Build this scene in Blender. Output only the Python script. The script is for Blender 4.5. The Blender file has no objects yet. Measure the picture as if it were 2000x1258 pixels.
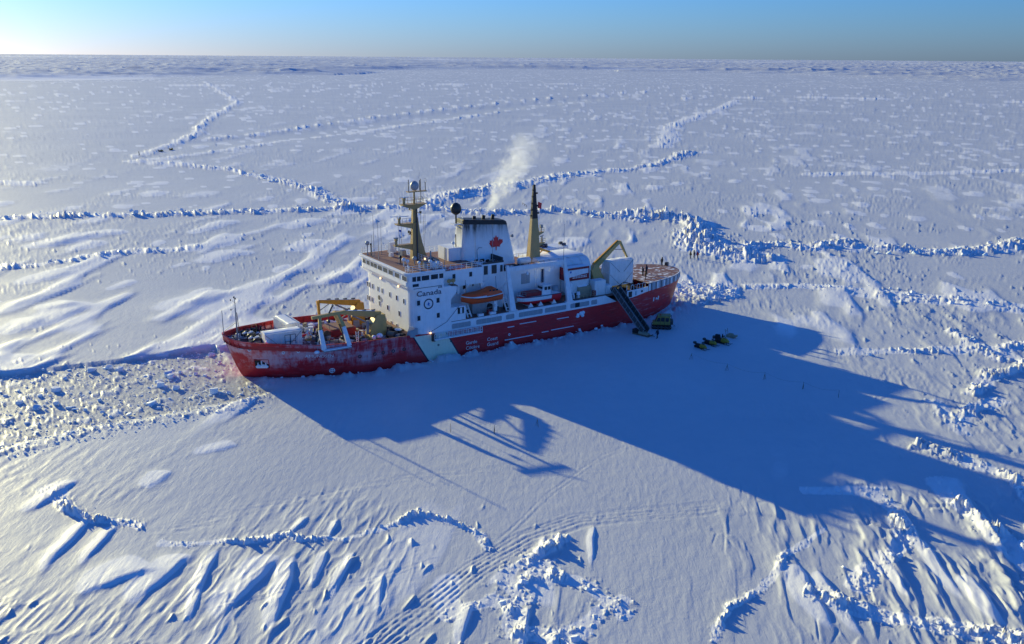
import bpy, bmesh, math, random
import numpy as np
from mathutils import Vector, Matrix

# ------------------------------------------------------------------ camera, sky, sun, exposure
scene = bpy.context.scene
R = math.radians
CAM_H = 50.0
cam_data = bpy.data.cameras.new('camera')
cam_data.sensor_width = 36.0
cam_data.lens = 32.4
cam_data.clip_start = 1.0
cam_data.clip_end = 200000.0
cam = bpy.data.objects.new('camera', cam_data)
scene.collection.objects.link(cam)
cam.matrix_world = Matrix.Translation((0, 0, CAM_H)) @ Matrix.Rotation(R(90 - 16.025), 4, 'X') @ Matrix.Rotation(R(0.43), 4, 'Z')
scene.camera = cam

SUN_ELEV = 11.6          # degrees
SUN_AZ = 133.3           # towards the sun, degrees counter-clockwise from +X
world = bpy.data.worlds.new('World')
scene.world = world
world.use_nodes = True
wn = world.node_tree
wn.nodes.clear()
w_out = wn.nodes.new('ShaderNodeOutputWorld')
w_bg = wn.nodes.new('ShaderNodeBackground')
w_sky = wn.nodes.new('ShaderNodeTexSky')
w_sky.sky_type = 'NISHITA'
w_sky.sun_disc = False
w_sky.sun_elevation = R(SUN_ELEV)
w_sky.sun_rotation = R(90 - SUN_AZ)
w_sky.altitude = 50
w_sky.air_density = 1.14
w_sky.dust_density = 0.32
w_sky.ozone_density = 9.0
w_tint = wn.nodes.new('ShaderNodeVectorMath')        # even white balance of the whole sky
w_tint.operation = 'MULTIPLY'
w_tint.inputs[1].default_value = (0.90, 1.01, 1.32)
wn.links.new(w_sky.outputs['Color'], w_tint.inputs[0])
wn.links.new(w_tint.outputs[0], w_bg.inputs['Color'])
w_bg.inputs['Strength'].default_value = 0.089
wn.links.new(w_bg.outputs['Background'], w_out.inputs['Surface'])

sun_data = bpy.data.lights.new('sun', 'SUN')
sun_data.energy = 3.6
sun_data.angle = R(0.53)
sun_data.color = (1.0, 0.90, 0.42)
sun = bpy.data.objects.new('sun', sun_data)
scene.collection.objects.link(sun)
to_sun = Vector((math.cos(R(SUN_AZ)) * math.cos(R(SUN_ELEV)), math.sin(R(SUN_AZ)) * math.cos(R(SUN_ELEV)), math.sin(R(SUN_ELEV))))
sun.rotation_euler = to_sun.to_track_quat('Z', 'Y').to_euler()

scene.view_settings.view_transform = 'Standard'
scene.view_settings.look = 'None'
scene.view_settings.exposure = 0.84
scene.view_settings.gamma = 1.0
scene.view_settings.use_curve_mapping = False
scene.render.engine = 'CYCLES'
scene.cycles.use_denoising = True
scene.cycles.max_bounces = 6
scene.cycles.volume_bounces = 2

# ------------------------------------------------------------------ ship frame: x to the bow, y to port, z up
SHIP_O = Vector((-5.28, 167.815, 0.0))
SHIP_H = R(-147.0137)
SE = (math.cos(SHIP_H), math.sin(SHIP_H))
SN = (-math.sin(SHIP_H), math.cos(SHIP_H))
def W(s, t, z=0.0):
    return Vector((SHIP_O.x + SE[0] * s + SN[0] * t, SHIP_O.y + SE[1] * s + SN[1] * t, z))

# ------------------------------------------------------------------ materials
MATS = {}
def new_mat(name):
    m = bpy.data.materials.new(name)
    m.use_nodes = True
    nt = m.node_tree
    nt.nodes.clear()
    o = nt.nodes.new('ShaderNodeOutputMaterial')
    b = nt.nodes.new('ShaderNodeBsdfPrincipled')
    nt.links.new(b.outputs['BSDF'], o.inputs['Surface'])
    MATS[name] = m
    return m, nt, b, o
def nd(nt, kind, **kw):
    n = nt.nodes.new(kind)
    for k, v in kw.items():
        if k in n.inputs.keys():
            n.inputs[k].default_value = v
        else:
            setattr(n, k, v)
    return n
def coords(nt, scale=(1, 1, 1), kind='Object'):
    tc = nt.nodes.new('ShaderNodeTexCoord')
    mp = nt.nodes.new('ShaderNodeMapping')
    mp.inputs['Scale'].default_value = scale
    nt.links.new(tc.outputs[kind], mp.inputs['Vector'])
    return mp.outputs['Vector']
def noise(nt, vec, scale, detail=4, rough=0.55, dist=0.0):
    n = nt.nodes.new('ShaderNodeTexNoise')
    n.inputs['Scale'].default_value = scale
    n.inputs['Detail'].default_value = detail
    n.inputs['Roughness'].default_value = rough
    n.inputs['Distortion'].default_value = dist
    if vec is not None:
        nt.links.new(vec, n.inputs['Vector'])
    return n.outputs['Fac']
def ramp(nt, fac, stops):
    r = nt.nodes.new('ShaderNodeValToRGB')
    el = r.color_ramp.elements
    while len(el) < len(stops):
        el.new(0.5)
    for e, (p, c) in zip(el, stops):
        e.position = p
        e.color = (c, c, c, 1) if isinstance(c, (int, float)) else (*c, 1)
    nt.links.new(fac, r.inputs['Fac'])
    return r.outputs['Color']
def mixc(nt, fac, a, b):
    m = nt.nodes.new('ShaderNodeMix')
    m.data_type = 'RGBA'
    for sock, v in ((m.inputs['Factor'], fac), (m.inputs[6], a), (m.inputs[7], b)):
        if isinstance(v, tuple):
            sock.default_value = (*v, 1)
        elif isinstance(v, (int, float)):
            sock.default_value = v
        else:
            nt.links.new(v, sock)
    return m.outputs[2]
def mathn(nt, op, a, b=None, clamp=False):
    m = nt.nodes.new('ShaderNodeMath')
    m.operation = op
    m.use_clamp = clamp
    for i, v in enumerate((a, b)):
        if v is None:
            continue
        if isinstance(v, (int, float)):
            m.inputs[i].default_value = v
        else:
            nt.links.new(v, m.inputs[i])
    return m.outputs[0]
def bump(nt, b, h, strength=0.3, dist=0.05):
    n = nt.nodes.new('ShaderNodeBump')
    n.inputs['Strength'].default_value = strength
    n.inputs['Distance'].default_value = dist
    nt.links.new(h, n.inputs['Height'])
    nt.links.new(n.outputs['Normal'], b.inputs['Normal'])

def paint(name, col, rough=0.5, wear=0.25, wearcol=None, metal=0.0, scale=1.2, streak=True, snow=0.0):
    """painted steel: noise mottling, vertical streaks of grime"""
    m, nt, b, o = new_mat(name)
    v = coords(nt)
    n1 = noise(nt, v, scale, 5, 0.65)
    vs = coords(nt, (1, 1, 0.12)) if streak else v
    n2 = noise(nt, vs, scale * 3.2, 4, 0.6)
    wc = wearcol or tuple(c * 0.55 + 0.02 for c in col)
    f = mathn(nt, 'MULTIPLY', ramp(nt, mathn(nt, 'MULTIPLY', n1, n2), [(0.2, 0.0), (0.42, 1.0)]), wear)
    c = mixc(nt, f, col, wc)
    if snow:
        ns = noise(nt, v, 0.9, 4, 0.6)
        c = mixc(nt, mathn(nt, 'MULTIPLY', ramp(nt, ns, [(0.52, 0.0), (0.62, 1.0)]), snow), c, (0.8, 0.83, 0.87))
    nt.links.new(c, b.inputs['Base Color'])
    b.inputs['Roughness'].default_value = rough
    b.inputs['Metallic'].default_value = metal
    bump(nt, b, n1, 0.15, 0.02)
    return m

def make_materials():
    # snow: colour attribute 'slush' marks wet grey-green brash ice
    m, nt, b, o = new_mat('snow')
    att = nd(nt, 'ShaderNodeAttribute', attribute_name='slush')
    v = coords(nt)
    n1 = noise(nt, v, 0.02, 5, 0.6)
    n2 = noise(nt, v, 0.35, 5, 0.7)
    n3 = noise(nt, v, 3.0, 3, 0.6)
    # old wind crust is greyer than the fresh snow of the drifts (attribute 'fresh')
    fa = nd(nt, 'ShaderNodeAttribute', attribute_name='fresh')
    c = mixc(nt, ramp(nt, n1, [(0.35, 0.0), (0.65, 1.0)]), (0.60, 0.62, 0.64), (0.67, 0.685, 0.695))
    c = mixc(nt, mathn(nt, 'MULTIPLY', ramp(nt, n2, [(0.4, 0.0), (0.7, 1.0)]), 0.4), c, (0.55, 0.585, 0.62))
    ft = mathn(nt, 'ADD', fa.outputs['Fac'], mathn(nt, 'MULTIPLY', mathn(nt, 'SUBTRACT', n2, 0.5), 0.5))
    c = mixc(nt, ramp(nt, ft, [(0.12, 0.0), (0.62, 1.0)]), c, (0.90, 0.90, 0.89))
    ns = noise(nt, v, 1.6, 5, 0.7)
    sl = mixc(nt, ramp(nt, ns, [(0.35, 0.0), (0.65, 1.0)]), (0.36, 0.36, 0.34), (0.58, 0.585, 0.57))
    c = mixc(nt, att.outputs['Fac'], c, sl)
    nt.links.new(c, b.inputs['Base Color'])
    b.inputs['Roughness'].default_value = 0.55
    b.inputs['Specular IOR Level'].default_value = 0.25
    n4 = noise(nt, coords(nt, (1.0, 0.22, 1.0)), 1.7, 5, 0.72, 0.6)
    hsum = mathn(nt, 'ADD', mathn(nt, 'ADD', n2, mathn(nt, 'MULTIPLY', n3, 0.45)), mathn(nt, 'MULTIPLY', n4, 1.1))
    bump(nt, b, hsum, 0.48, 0.09)
    # glacial blue-white block ice
    m, nt, b, o = new_mat('ice')
    v = coords(nt)
    n1 = noise(nt, v, 1.3, 5, 0.65)
    c = mixc(nt, ramp(nt, n1, [(0.35, 0.0), (0.62, 1.0)]), (0.60, 0.76, 0.86), (0.86, 0.90, 0.94))
    nt.links.new(c, b.inputs['Base Color'])
    b.inputs['Roughness'].default_value = 0.45
    bump(nt, b, n1, 0.4, 0.08)
    m, nt, b, o = new_mat('fresh_snow')
    v = coords(nt)
    n1 = noise(nt, v, 2.5, 4, 0.6)
    c = mixc(nt, n1, (0.80, 0.84, 0.88), (0.88, 0.90, 0.93))
    nt.links.new(c, b.inputs['Base Color'])
    b.inputs['Roughness'].default_value = 0.6
    bump(nt, b, n1, 0.5, 0.08)

    # red hull with frost, scuffs and rust; object space = ship space
    m, nt, b, o = new_mat('hull_red')
    v = coords(nt)
    sep = nt.nodes.new('ShaderNodeSeparateXYZ')
    nt.links.new(v, sep.inputs[0])
    n1 = noise(nt, v, 0.35, 6, 0.7)
    c = mixc(nt, ramp(nt, n1, [(0.3, 0.0), (0.7, 1.0)]), (0.52, 0.018, 0.026), (0.68, 0.018, 0.024))
    vr = coords(nt, (0.25, 0.25, 1.0))
    n5 = noise(nt, vr, 1.8, 5, 0.7)
    c = mixc(nt, mathn(nt, 'MULTIPLY', ramp(nt, n5, [(0.55, 0.0), (0.68, 1.0)]), 0.5), c, (0.26, 0.022, 0.026))
    # frost: drips hanging from a band, strongest forward of the superstructure
    vz = coords(nt, (1.0, 1.0, 0.16))
    n2 = noise(nt, vz, 1.5, 5, 0.7)
    n3 = noise(nt, coords(nt, (0.12, 0.12, 0.42)), 1.0, 4, 0.6)
    fr = mathn(nt, 'ADD', mathn(nt, 'MULTIPLY', n2, 0.45), mathn(nt, 'MULTIPLY', n3, 0.65))
    fwd = nd(nt, 'ShaderNodeMapRange')
    nt.links.new(sep.outputs['X'], fwd.inputs['Value'])
    fwd.inputs['From Min'].default_value = 12.0
    fwd.inputs['From Max'].default_value = 26.0
    low = nd(nt, 'ShaderNodeMapRange')
    nt.links.new(sep.outputs['Z'], low.inputs['Value'])
    low.inputs['From Min'].default_value = 0.7
    low.inputs['From Max'].default_value = 2.0
    fm = mathn(nt, 'MULTIPLY', mathn(nt, 'MULTIPLY', ramp(nt, fr, [(0.50, 0.0), (0.64, 1.0)]), fwd.outputs['Result']), mathn(nt, 'MULTIPLY', low.outputs['Result'], 0.62))
    c = mixc(nt, fm, c, (0.72, 0.62, 0.66))
    # aft scuffing: pale scratches along the plating
    n4 = noise(nt, coords(nt, (0.10, 0.10, 1.0)), 3.0, 6, 0.75)
    aft = nd(nt, 'ShaderNodeMapRange')
    nt.links.new(sep.outputs['X'], aft.inputs['Value'])
    aft.inputs['From Min'].default_value = -20.0
    aft.inputs['From Max'].default_value = -32.0
    sc = mathn(nt, 'MULTIPLY', ramp(nt, n4, [(0.55, 0.0), (0.66, 1.0)]), mathn(nt, 'ADD', mathn(nt, 'MULTIPLY', aft.outputs['Result'], 0.4), 0.14))
    c = mixc(nt, sc, c, (0.60, 0.46, 0.50))
    nt.links.new(c, b.inputs['Base Color'])
    b.inputs['Roughness'].default_value = 0.42
    bump(nt, b, n1, 0.2, 0.06)

    paint('white_paint', (0.87, 0.88, 0.88), 0.45, 0.25, (0.52, 0.50, 0.46))
    paint('white_gear', (0.85, 0.86, 0.86), 0.5, 0.3, (0.42, 0.40, 0.38))
    paint('container_white', (0.84, 0.85, 0.84), 0.5, 0.35, (0.50, 0.46, 0.40))
    paint('cream_stripe', (0.84, 0.83, 0.62), 0.5, 0.3, (0.55, 0.50, 0.36))
    paint('ochre', (0.46, 0.31, 0.12), 0.5, 0.4, (0.26, 0.17, 0.08))
    paint('crane_orange', (0.72, 0.33, 0.03), 0.45, 0.4, (0.40, 0.18, 0.03))
    paint('crane_tan', (0.58, 0.38, 0.12), 0.5, 0.45, (0.34, 0.22, 0.08))
    paint('deck_brown', (0.26, 0.12, 0.085), 0.7, 0.5, (0.09, 0.055, 0.045), streak=False, snow=0.0)
    paint('deck_snowy', (0.24, 0.11, 0.08), 0.7, 0.5, (0.10, 0.06, 0.05), streak=False, snow=0.9)
    paint('fore_deck', (0.20, 0.05, 0.045), 0.7, 0.5, (0.11, 0.05, 0.045), streak=False, snow=0.95)
    paint('red_paint', (0.50, 0.022, 0.026), 0.5, 0.4, (0.28, 0.02, 0.02))
    paint('dark_red', (0.32, 0.016, 0.022), 0.5, 0.4, (0.08, 0.012, 0.014))
    paint('bright_red', (0.72, 0.02, 0.03), 0.45, 0.2)
    paint('lifeboat_orange', (0.85, 0.10, 0.012), 0.45, 0.4, (0.42, 0.09, 0.02), streak=False)
    paint('black', (0.012, 0.012, 0.014), 0.55, 0.3, (0.03, 0.03, 0.03))
    paint('dark_steel', (0.045, 0.047, 0.05), 0.55, 0.4, (0.09, 0.06, 0.045))
    paint('grey_steel', (0.30, 0.31, 0.32), 0.5, 0.4, (0.18, 0.16, 0.14))
    paint('panel_grey', (0.36, 0.38, 0.40), 0.55, 0.35, (0.25, 0.25, 0.25))
    paint('navy', (0.012, 0.018, 0.055), 0.5, 0.1)
    paint('emblem_blue', (0.03, 0.12, 0.45), 0.5, 0.1)
    paint('radome_grey', (0.34, 0.36, 0.38), 0.45, 0.2)
    paint('dome_dark', (0.022, 0.028, 0.026), 0.45, 0.3, (0.05, 0.05, 0.05))
    paint('mesh_grey', (0.075, 0.085, 0.085), 0.65, 0.5, (0.14, 0.14, 0.13))
    paint('vehicle_yellow', (0.36, 0.27, 0.06), 0.5, 0.6, (0.14, 0.11, 0.05))
    paint('snowmobile_yellow', (0.42, 0.27, 0.02), 0.4, 0.2)
    paint('rubber', (0.014, 0.014, 0.015), 0.8, 0.3, (0.04, 0.04, 0.04))
    paint('wood', (0.22, 0.15, 0.09), 0.75, 0.6, (0.11, 0.08, 0.06))
    paint('tarp_tan', (0.40, 0.33, 0.22), 0.8, 0.4, (0.25, 0.20, 0.14))
    paint('cloth_black', (0.016, 0.017, 0.022), 0.9, 0.2)
    paint('cloth_navy', (0.02, 0.024, 0.05), 0.9, 0.2)
    paint('cloth_brown', (0.09, 0.055, 0.03), 0.9, 0.3)
    paint('cloth_red', (0.32, 0.02, 0.02), 0.9, 0.2)
    paint('skin', (0.45, 0.27, 0.19), 0.6, 0.1)
    paint('rope', (0.30, 0.24, 0.16), 0.8, 0.3)
    # funnel: white, soot stain fanning down from the outlet (a stain, ship space)
    m, nt, b, o = new_mat('funnel_white')
    v = coords(nt)
    sep = nt.nodes.new('ShaderNodeSeparateXYZ')
    nt.links.new(v, sep.inputs[0])
    n1 = noise(nt, coords(nt, (1.3, 1.3, 0.18)), 0.9, 5, 0.7)
    mr = nd(nt, 'ShaderNodeMapRange')
    nt.links.new(sep.outputs['Z'], mr.inputs['Value'])
    mr.inputs['From Min'].default_value = 16.6
    mr.inputs['From Max'].default_value = 20.5
    so = mathn(nt, 'MULTIPLY', mr.outputs['Result'], mathn(nt, 'MULTIPLY', n1, 1.7))
    so = mathn(nt, 'MULTIPLY', so, so, True)
    c = mixc(nt, mathn(nt, 'MULTIPLY', so, 0.96), (0.85, 0.86, 0.86), (0.012, 0.012, 0.012))
    n2 = noise(nt, v, 1.1, 5, 0.7)
    c = mixc(nt, mathn(nt, 'MULTIPLY', ramp(nt, n2, [(0.5, 0.0), (0.75, 1.0)]), 0.25), c, (0.45, 0.42, 0.38))
    nt.links.new(c, b.inputs['Base Color'])
    b.inputs['Roughness'].default_value = 0.5
    # glass
    m, nt, b, o = new_mat('glass')
    v = coords(nt)
    n1 = noise(nt, v, 0.7, 2, 0.5)
    nt.links.new(mixc(nt, n1, (0.012, 0.018, 0.024), (0.035, 0.045, 0.055)), b.inputs['Base Color'])
    b.inputs['Roughness'].default_value = 0.12
    b.inputs['Specular IOR Level'].default_value = 0.6
    m, nt, b, o = new_mat('lamp_glow')
    b.inputs['Base Color'].default_value = (0.9, 0.7, 0.4, 1)
    b.inputs['Emission Color'].default_value = (1.0, 0.62, 0.28, 1)
    b.inputs['Emission Strength'].default_value = 1.6
    # exhaust vapour: object space, +Z along the plume
    m = bpy.data.materials.new('vapour')
    m.use_nodes = True
    MATS['vapour'] = m
    nt = m.node_tree
    nt.nodes.clear()
    o = nt.nodes.new('ShaderNodeOutputMaterial')
    pv = nt.nodes.new('ShaderNodeVolumePrincipled')
    nt.links.new(pv.outputs['Volume'], o.inputs['Volume'])
    pv.inputs['Color'].default_value = (0.95, 0.97, 1.0, 1)
    pv.inputs['Anisotropy'].default_value = 0.25
    tc = nt.nodes.new('ShaderNodeTexCoord')
    sep = nt.nodes.new('ShaderNodeSeparateXYZ')
    n0 = nt.nodes.new('ShaderNodeTexNoise')
    n0.inputs['Scale'].default_value = 0.28
    n0.inputs['Detail'].default_value = 2
    nt.links.new(tc.outputs['Object'], n0.inputs['Vector'])
    sub = nt.nodes.new('ShaderNodeVectorMath'); sub.operation = 'SUBTRACT'
    nt.links.new(n0.outputs['Color'], sub.inputs[0]); sub.inputs[1].default_value = (0.5, 0.5, 0.5)
    scl = nt.nodes.new('ShaderNodeVectorMath'); scl.operation = 'SCALE'
    nt.links.new(sub.outputs[0], scl.inputs[0]); scl.inputs['Scale'].default_value = 5.0
    addv = nt.nodes.new('ShaderNodeVectorMath'); addv.operation = 'ADD'
    nt.links.new(tc.outputs['Object'], addv.inputs[0]); nt.links.new(scl.outputs[0], addv.inputs[1])
    nt.links.new(addv.outputs[0], sep.inputs[0])
    sep0 = nt.nodes.new('ShaderNodeSeparateXYZ')
    nt.links.new(tc.outputs['Object'], sep0.inputs[0])
    rr = mathn(nt, 'SQRT', mathn(nt, 'ADD', mathn(nt, 'MULTIPLY', sep.outputs['X'], sep.outputs['X']), mathn(nt, 'MULTIPLY', sep.outputs['Y'], sep.outputs['Y'])))
    rad = mathn(nt, 'ADD', mathn(nt, 'MULTIPLY', sep0.outputs['Z'], 0.17), 0.85)
    fall = mathn(nt, 'SUBTRACT', 1.0, mathn(nt, 'DIVIDE', rr, rad))
    n1 = noise(nt, tc.outputs['Object'], 0.75, 5, 0.62)
    d = mathn(nt, 'ADD', fall, mathn(nt, 'MULTIPLY', mathn(nt, 'SUBTRACT', n1, 0.5), 2.6))
    d = mathn(nt, 'MULTIPLY', mathn(nt, 'MAXIMUM', mathn(nt, 'SUBTRACT', d, 0.02), 0.0), 1.0)
    fade = nd(nt, 'ShaderNodeMapRange')
    nt.links.new(sep0.outputs['Z'], fade.inputs['Value'])
    fade.inputs['From Min'].default_value = 18.5
    fade.inputs['From Max'].default_value = 5.0
    dens = mathn(nt, 'MULTIPLY', d, mathn(nt, 'ADD', mathn(nt, 'MULTIPLY', fade.outputs['Result'], 1.25), 0.0))
    nt.links.new(mathn(nt, 'MULTIPLY', dens, 0.5), pv.inputs['Density'])
make_materials()

# ------------------------------------------------------------------ mesh helpers
COL = scene.collection
def tag(o, label=None, cat=None, group=None, kind=None):
    if label: o['label'] = label
    if cat: o['category'] = cat
    if group: o['group'] = group
    if kind: o['kind'] = kind
    return o
def empty(name, loc=(0, 0, 0), rz=0.0, label=None, cat=None, group=None):
    o = bpy.data.objects.new(name, None)
    o.empty_display_size = 0.3
    COL.objects.link(o)
    o.location = loc
    o.rotation_euler = (0, 0, rz)
    return tag(o, label, cat, group)
def copy_tree(o, parent=None):
    c = o.copy()
    COL.objects.link(c)
    c.parent = parent
    for ch in [x for x in bpy.data.objects if x.parent == o]:
        copy_tree(ch, c)
    return c

class MB:
    """collects geometry for ONE mesh"""
    def __init__(self):
        self.v, self.f, self.m, self.sm = [], [], [], []
    def add(self, vs, fs, mi=0, smooth=False):
        b = len(self.v)
        self.v += [tuple(p) for p in vs]
        for f in fs:
            self.f.append([b + i for i in f]); self.m.append(mi); self.sm.append(smooth)
        return self
    def hexa(self, p, mi=0):
        return self.add(p, [(0, 3, 2, 1), (4, 5, 6, 7), (0, 1, 5, 4), (1, 2, 6, 5), (2, 3, 7, 6), (3, 0, 4, 7)], mi)
    def box(self, x0, x1, y0, y1, z0, z1, mi=0):
        return self.hexa([(x0, y0, z0), (x1, y0, z0), (x1, y1, z0), (x0, y1, z0), (x0, y0, z1), (x1, y0, z1), (x1, y1, z1), (x0, y1, z1)], mi)
    def cbox(self, c, d, mi=0, rz=0.0, bev=0.0):
        x, y, z = c; a, b_, h = d[0] / 2, d[1] / 2, d[2] / 2
        cs, sn = math.cos(rz), math.sin(rz)
        pts = []
        for zz, k in ((-h, 0), (h, bev)):
            for sx, sy in ((-1, -1), (1, -1), (1, 1), (-1, 1)):
                px, py = sx * (a - k), sy * (b_ - k)
                pts.append((x + px * cs - py * sn, y + px * sn + py * cs, z + zz))
        return self.hexa(pts, mi)
    def bar(self, p, q, w, h=None, w2=None, h2=None, mi=0, up=(0, 0, 1)):
        p, q = Vector(p), Vector(q); h = w if h is None else h
        w2 = w if w2 is None else w2; h2 = h if h2 is None else h2
        d = (q - p).normalized(); u = Vector(up)
        if abs(d.dot(u)) > 0.97: u = Vector((1, 0, 0))
        sd = d.cross(u).normalized(); u = sd.cross(d)
        def ring(c, a, b_): return [c - sd * a / 2 - u * b_ / 2, c + sd * a / 2 - u * b_ / 2, c + sd * a / 2 + u * b_ / 2, c - sd * a / 2 + u * b_ / 2]
        return self.hexa(ring(p, w, h) + ring(q, w2, h2), mi)
    def cyl(self, p, q, r, r2=None, n=8, mi=0, smooth=True, caps=True):
        p, q = Vector(p), Vector(q); r2 = r if r2 is None else r2
        d = (q - p).normalized(); u = Vector((0, 0, 1)) if abs(d.z) < 0.9 else Vector((1, 0, 0))
        a = d.cross(u).normalized(); b_ = d.cross(a)
        vs = []
        for c, rr in ((p, r), (q, r2)):
            for i in range(n):
                t = 2 * math.pi * i / n
                vs.append(c + a * (rr * math.cos(t)) + b_ * (rr * math.sin(t)))
        fs = [(i, (i + 1) % n, n + (i + 1) % n, n + i) for i in range(n)]
        self.add(vs, fs, mi, smooth)
        if caps:
            self.add(vs, [tuple(range(n))[::-1], tuple(range(n, 2 * n))], mi, False)
        return self
    def tube(self, pts, r, n=5, mi=0):
        for a, b_ in zip(pts[:-1], pts[1:]): self.cyl(a, b_, r, n=n, mi=mi)
        return self
    def loft(self, rings, mi=0, smooth=False, closed=True, caps=True):
        n = len(rings[0]); vs = [p for r_ in rings for p in r_]; fs = []
        for j in range(len(rings) - 1):
            for i in range(n if closed else n - 1):
                k = (i + 1) % n
                fs.append((j * n + i, j * n + k, (j + 1) * n + k, (j + 1) * n + i))
        self.add(vs, fs, mi, smooth)
        if caps:
            self.add(rings[0], [tuple(range(n))[::-1]], mi); self.add(rings[-1], [tuple(range(n))], mi)
        return self
    def sphere(self, c, r, n=10, m=6, mi=0, sc=(1, 1, 1), zmin=-1.0):
        rings = []
        for j in range(m + 1):
            ph = math.asin(max(zmin, -1)) + (math.pi / 2 - math.asin(max(zmin, -1))) * j / m
            rings.append([(c[0] + r * sc[0] * math.cos(ph) * math.cos(2 * math.pi * i / n), c[1] + r * sc[1] * math.cos(ph) * math.sin(2 * math.pi * i / n), c[2] + r * sc[2] * math.sin(ph)) for i in range(n)])
        return self.loft(rings, mi, True, True, zmin > -0.99)
    def prism(self, out, axis, lo, hi, mi=0):
        """outline of 2D points extruded along 'x','y' or 'z'"""
        def P(a, b_, c): return {'x': (c, a, b_), 'y': (a, c, b_), 'z': (a, b_, c)}[axis]
        n = len(out)
        vs = [P(a, b_, lo) for a, b_ in out] + [P(a, b_, hi) for a, b_ in out]
        fs = [(i, (i + 1) % n, n + (i + 1) % n, n + i) for i in range(n)] + [tuple(range(n))[::-1], tuple(range(n, 2 * n))]
        return self.add(vs, fs, mi)
    def mesh(self, name, mats):
        me = bpy.data.meshes.new(name)
        me.from_pydata(self.v, [], self.f)
        for mt in (mats if isinstance(mats, (list, tuple)) else [mats]):
            me.materials.append(MATS[mt])
        me.polygons.foreach_set('material_index', self.m)
        me.polygons.foreach_set('use_smooth', self.sm)
        bm = bmesh.new(); bm.from_mesh(me)
        bmesh.ops.recalc_face_normals(bm, faces=bm.faces[:])
        bm.to_mesh(me); bm.free()
        me.update()
        return me
    def build(self, name, mats, parent=None, loc=None, rot=None):
        o = bpy.data.objects.new(name, self.mesh(name, mats))
        COL.objects.link(o)
        o.parent = parent
        if loc is not None: o.location = loc
        if rot is not None: o.rotation_euler = rot
        return o
def inst(name, me, parent, loc=(0, 0, 0), rot=(0, 0, 0), scale=None):
    o = bpy.data.objects.new(name, me)
    COL.objects.link(o)
    o.parent = parent; o.location = loc; o.rotation_euler = rot
    if scale: o.scale = scale
    return o
def rounded(x0, x1, y0, y1, r, n=5, corners=(1, 1, 1, 1)):
    """outline with rounded corners in order (x1,y1),(x0,y1),(x0,y0),(x1,y0)"""
    pts = []
    for (cx, cy, a0), on in zip(((x1, y1, 0), (x0, y1, 90), (x0, y0, 180), (x1, y0, 270)), corners):
        if not on:
            pts.append((cx, cy)); continue
        ox, oy = cx + (-r if cx == x1 else r), cy + (-r if cy == y1 else r)
        for i in range(n + 1):
            a = R(a0 + 90 * i / n)
            pts.append((ox + r * math.cos(a), oy + r * math.sin(a)))
    return pts

# ------------------------------------------------------------------ ice field: one height sheet out to the horizon
def h01(ix, iy, seed):
    h = (ix.astype(np.int64) * 374761393 + iy.astype(np.int64) * 668265263 + seed * 974634541) & 0xffffffff
    h = ((h ^ (h >> 13)) * 1274126177) & 0xffffffff
    h = ((h ^ (h >> 16)) * 2246822519) & 0xffffffff
    h = h ^ (h >> 15)
    return (h & 0xffffff).astype(np.float64) / 16777216.0
def vnoise(x, y, seed=0):
    ix, iy = np.floor(x), np.floor(y)
    fx, fy = x - ix, y - iy
    ix, iy = ix.astype(np.int64), iy.astype(np.int64)
    u, v = fx * fx * fx * (fx * (fx * 6 - 15) + 10), fy * fy * fy * (fy * (fy * 6 - 15) + 10)
    a, b = h01(ix, iy, seed), h01(ix + 1, iy, seed)
    c, d = h01(ix, iy + 1, seed), h01(ix + 1, iy + 1, seed)
    return (a + (b - a) * u) * (1 - v) + (c + (d - c) * u) * v
def fbm(x, y, seed=0, oct=3, gain=0.5):
    s, a, t = 0.0, 1.0, 0.0
    for i in range(oct):
        s = s + a * vnoise(x * 2 ** i + 17.3 * i, y * 2 ** i - 9.1 * i, seed + i)
        t += a; a *= gain
    return s / t
def sstep(a, b, x):
    t = np.clip((x - a) / (b - a), 0, 1)
    return t * t * (3 - 2 * t)
def blocks(x, y, size, seed=0, tilt=0.8):
    """tilted slabs: each Voronoi cell has its own height and tilt; also returns edge distance"""
    X, Y = x / size, y / size
    ix, iy = np.floor(X).astype(np.int64), np.floor(Y).astype(np.int64)
    best = np.full(x.shape, 1e9); sec = np.full(x.shape, 1e9); val = np.zeros(x.shape)
    for dx in (-1, 0, 1):
        for dy in (-1, 0, 1):
            cx, cy = ix + dx, iy + dy
            px, py = cx + h01(cx, cy, seed + 1), cy + h01(cx, cy, seed + 2)
            ox, oy = X - px, Y - py
            d = ox * ox + oy * oy
            k = h01(cx, cy, seed + 3)
            tx, ty = h01(cx, cy, seed + 4) - 0.5, h01(cx, cy, seed + 5) - 0.5
            v = k + tilt * 2 * (tx * ox + ty * oy)
            nb = d < best
            sec = np.where(nb, best, np.minimum(sec, d))
            val = np.where(nb, v, val); best = np.where(nb, d, best)
    return val, np.sqrt(sec) - np.sqrt(best)
def seg_dist(x, y, pts):
    """distance, signed side, and arc length to a polyline"""
    best = np.full(x.shape, 1e9); side = np.zeros(x.shape); arc = np.zeros(x.shape); L = 0.0
    for (x0, y0), (x1, y1) in zip(pts[:-1], pts[1:]):
        dx, dy = x1 - x0, y1 - y0; ll = math.hypot(dx, dy)
        t = np.clip(((x - x0) * dx + (y - y0) * dy) / (ll * ll), 0, 1)
        ex, ey = x - (x0 + t * dx), y - (y0 + t * dy)
        d = np.hypot(ex, ey); nb = d < best
        best = np.where(nb, d, best); side = np.where(nb, (dx * ey - dy * ex) / ll, side); arc = np.where(nb, L + t * ll, arc)
        L += ll
    return best, side, arc
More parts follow.
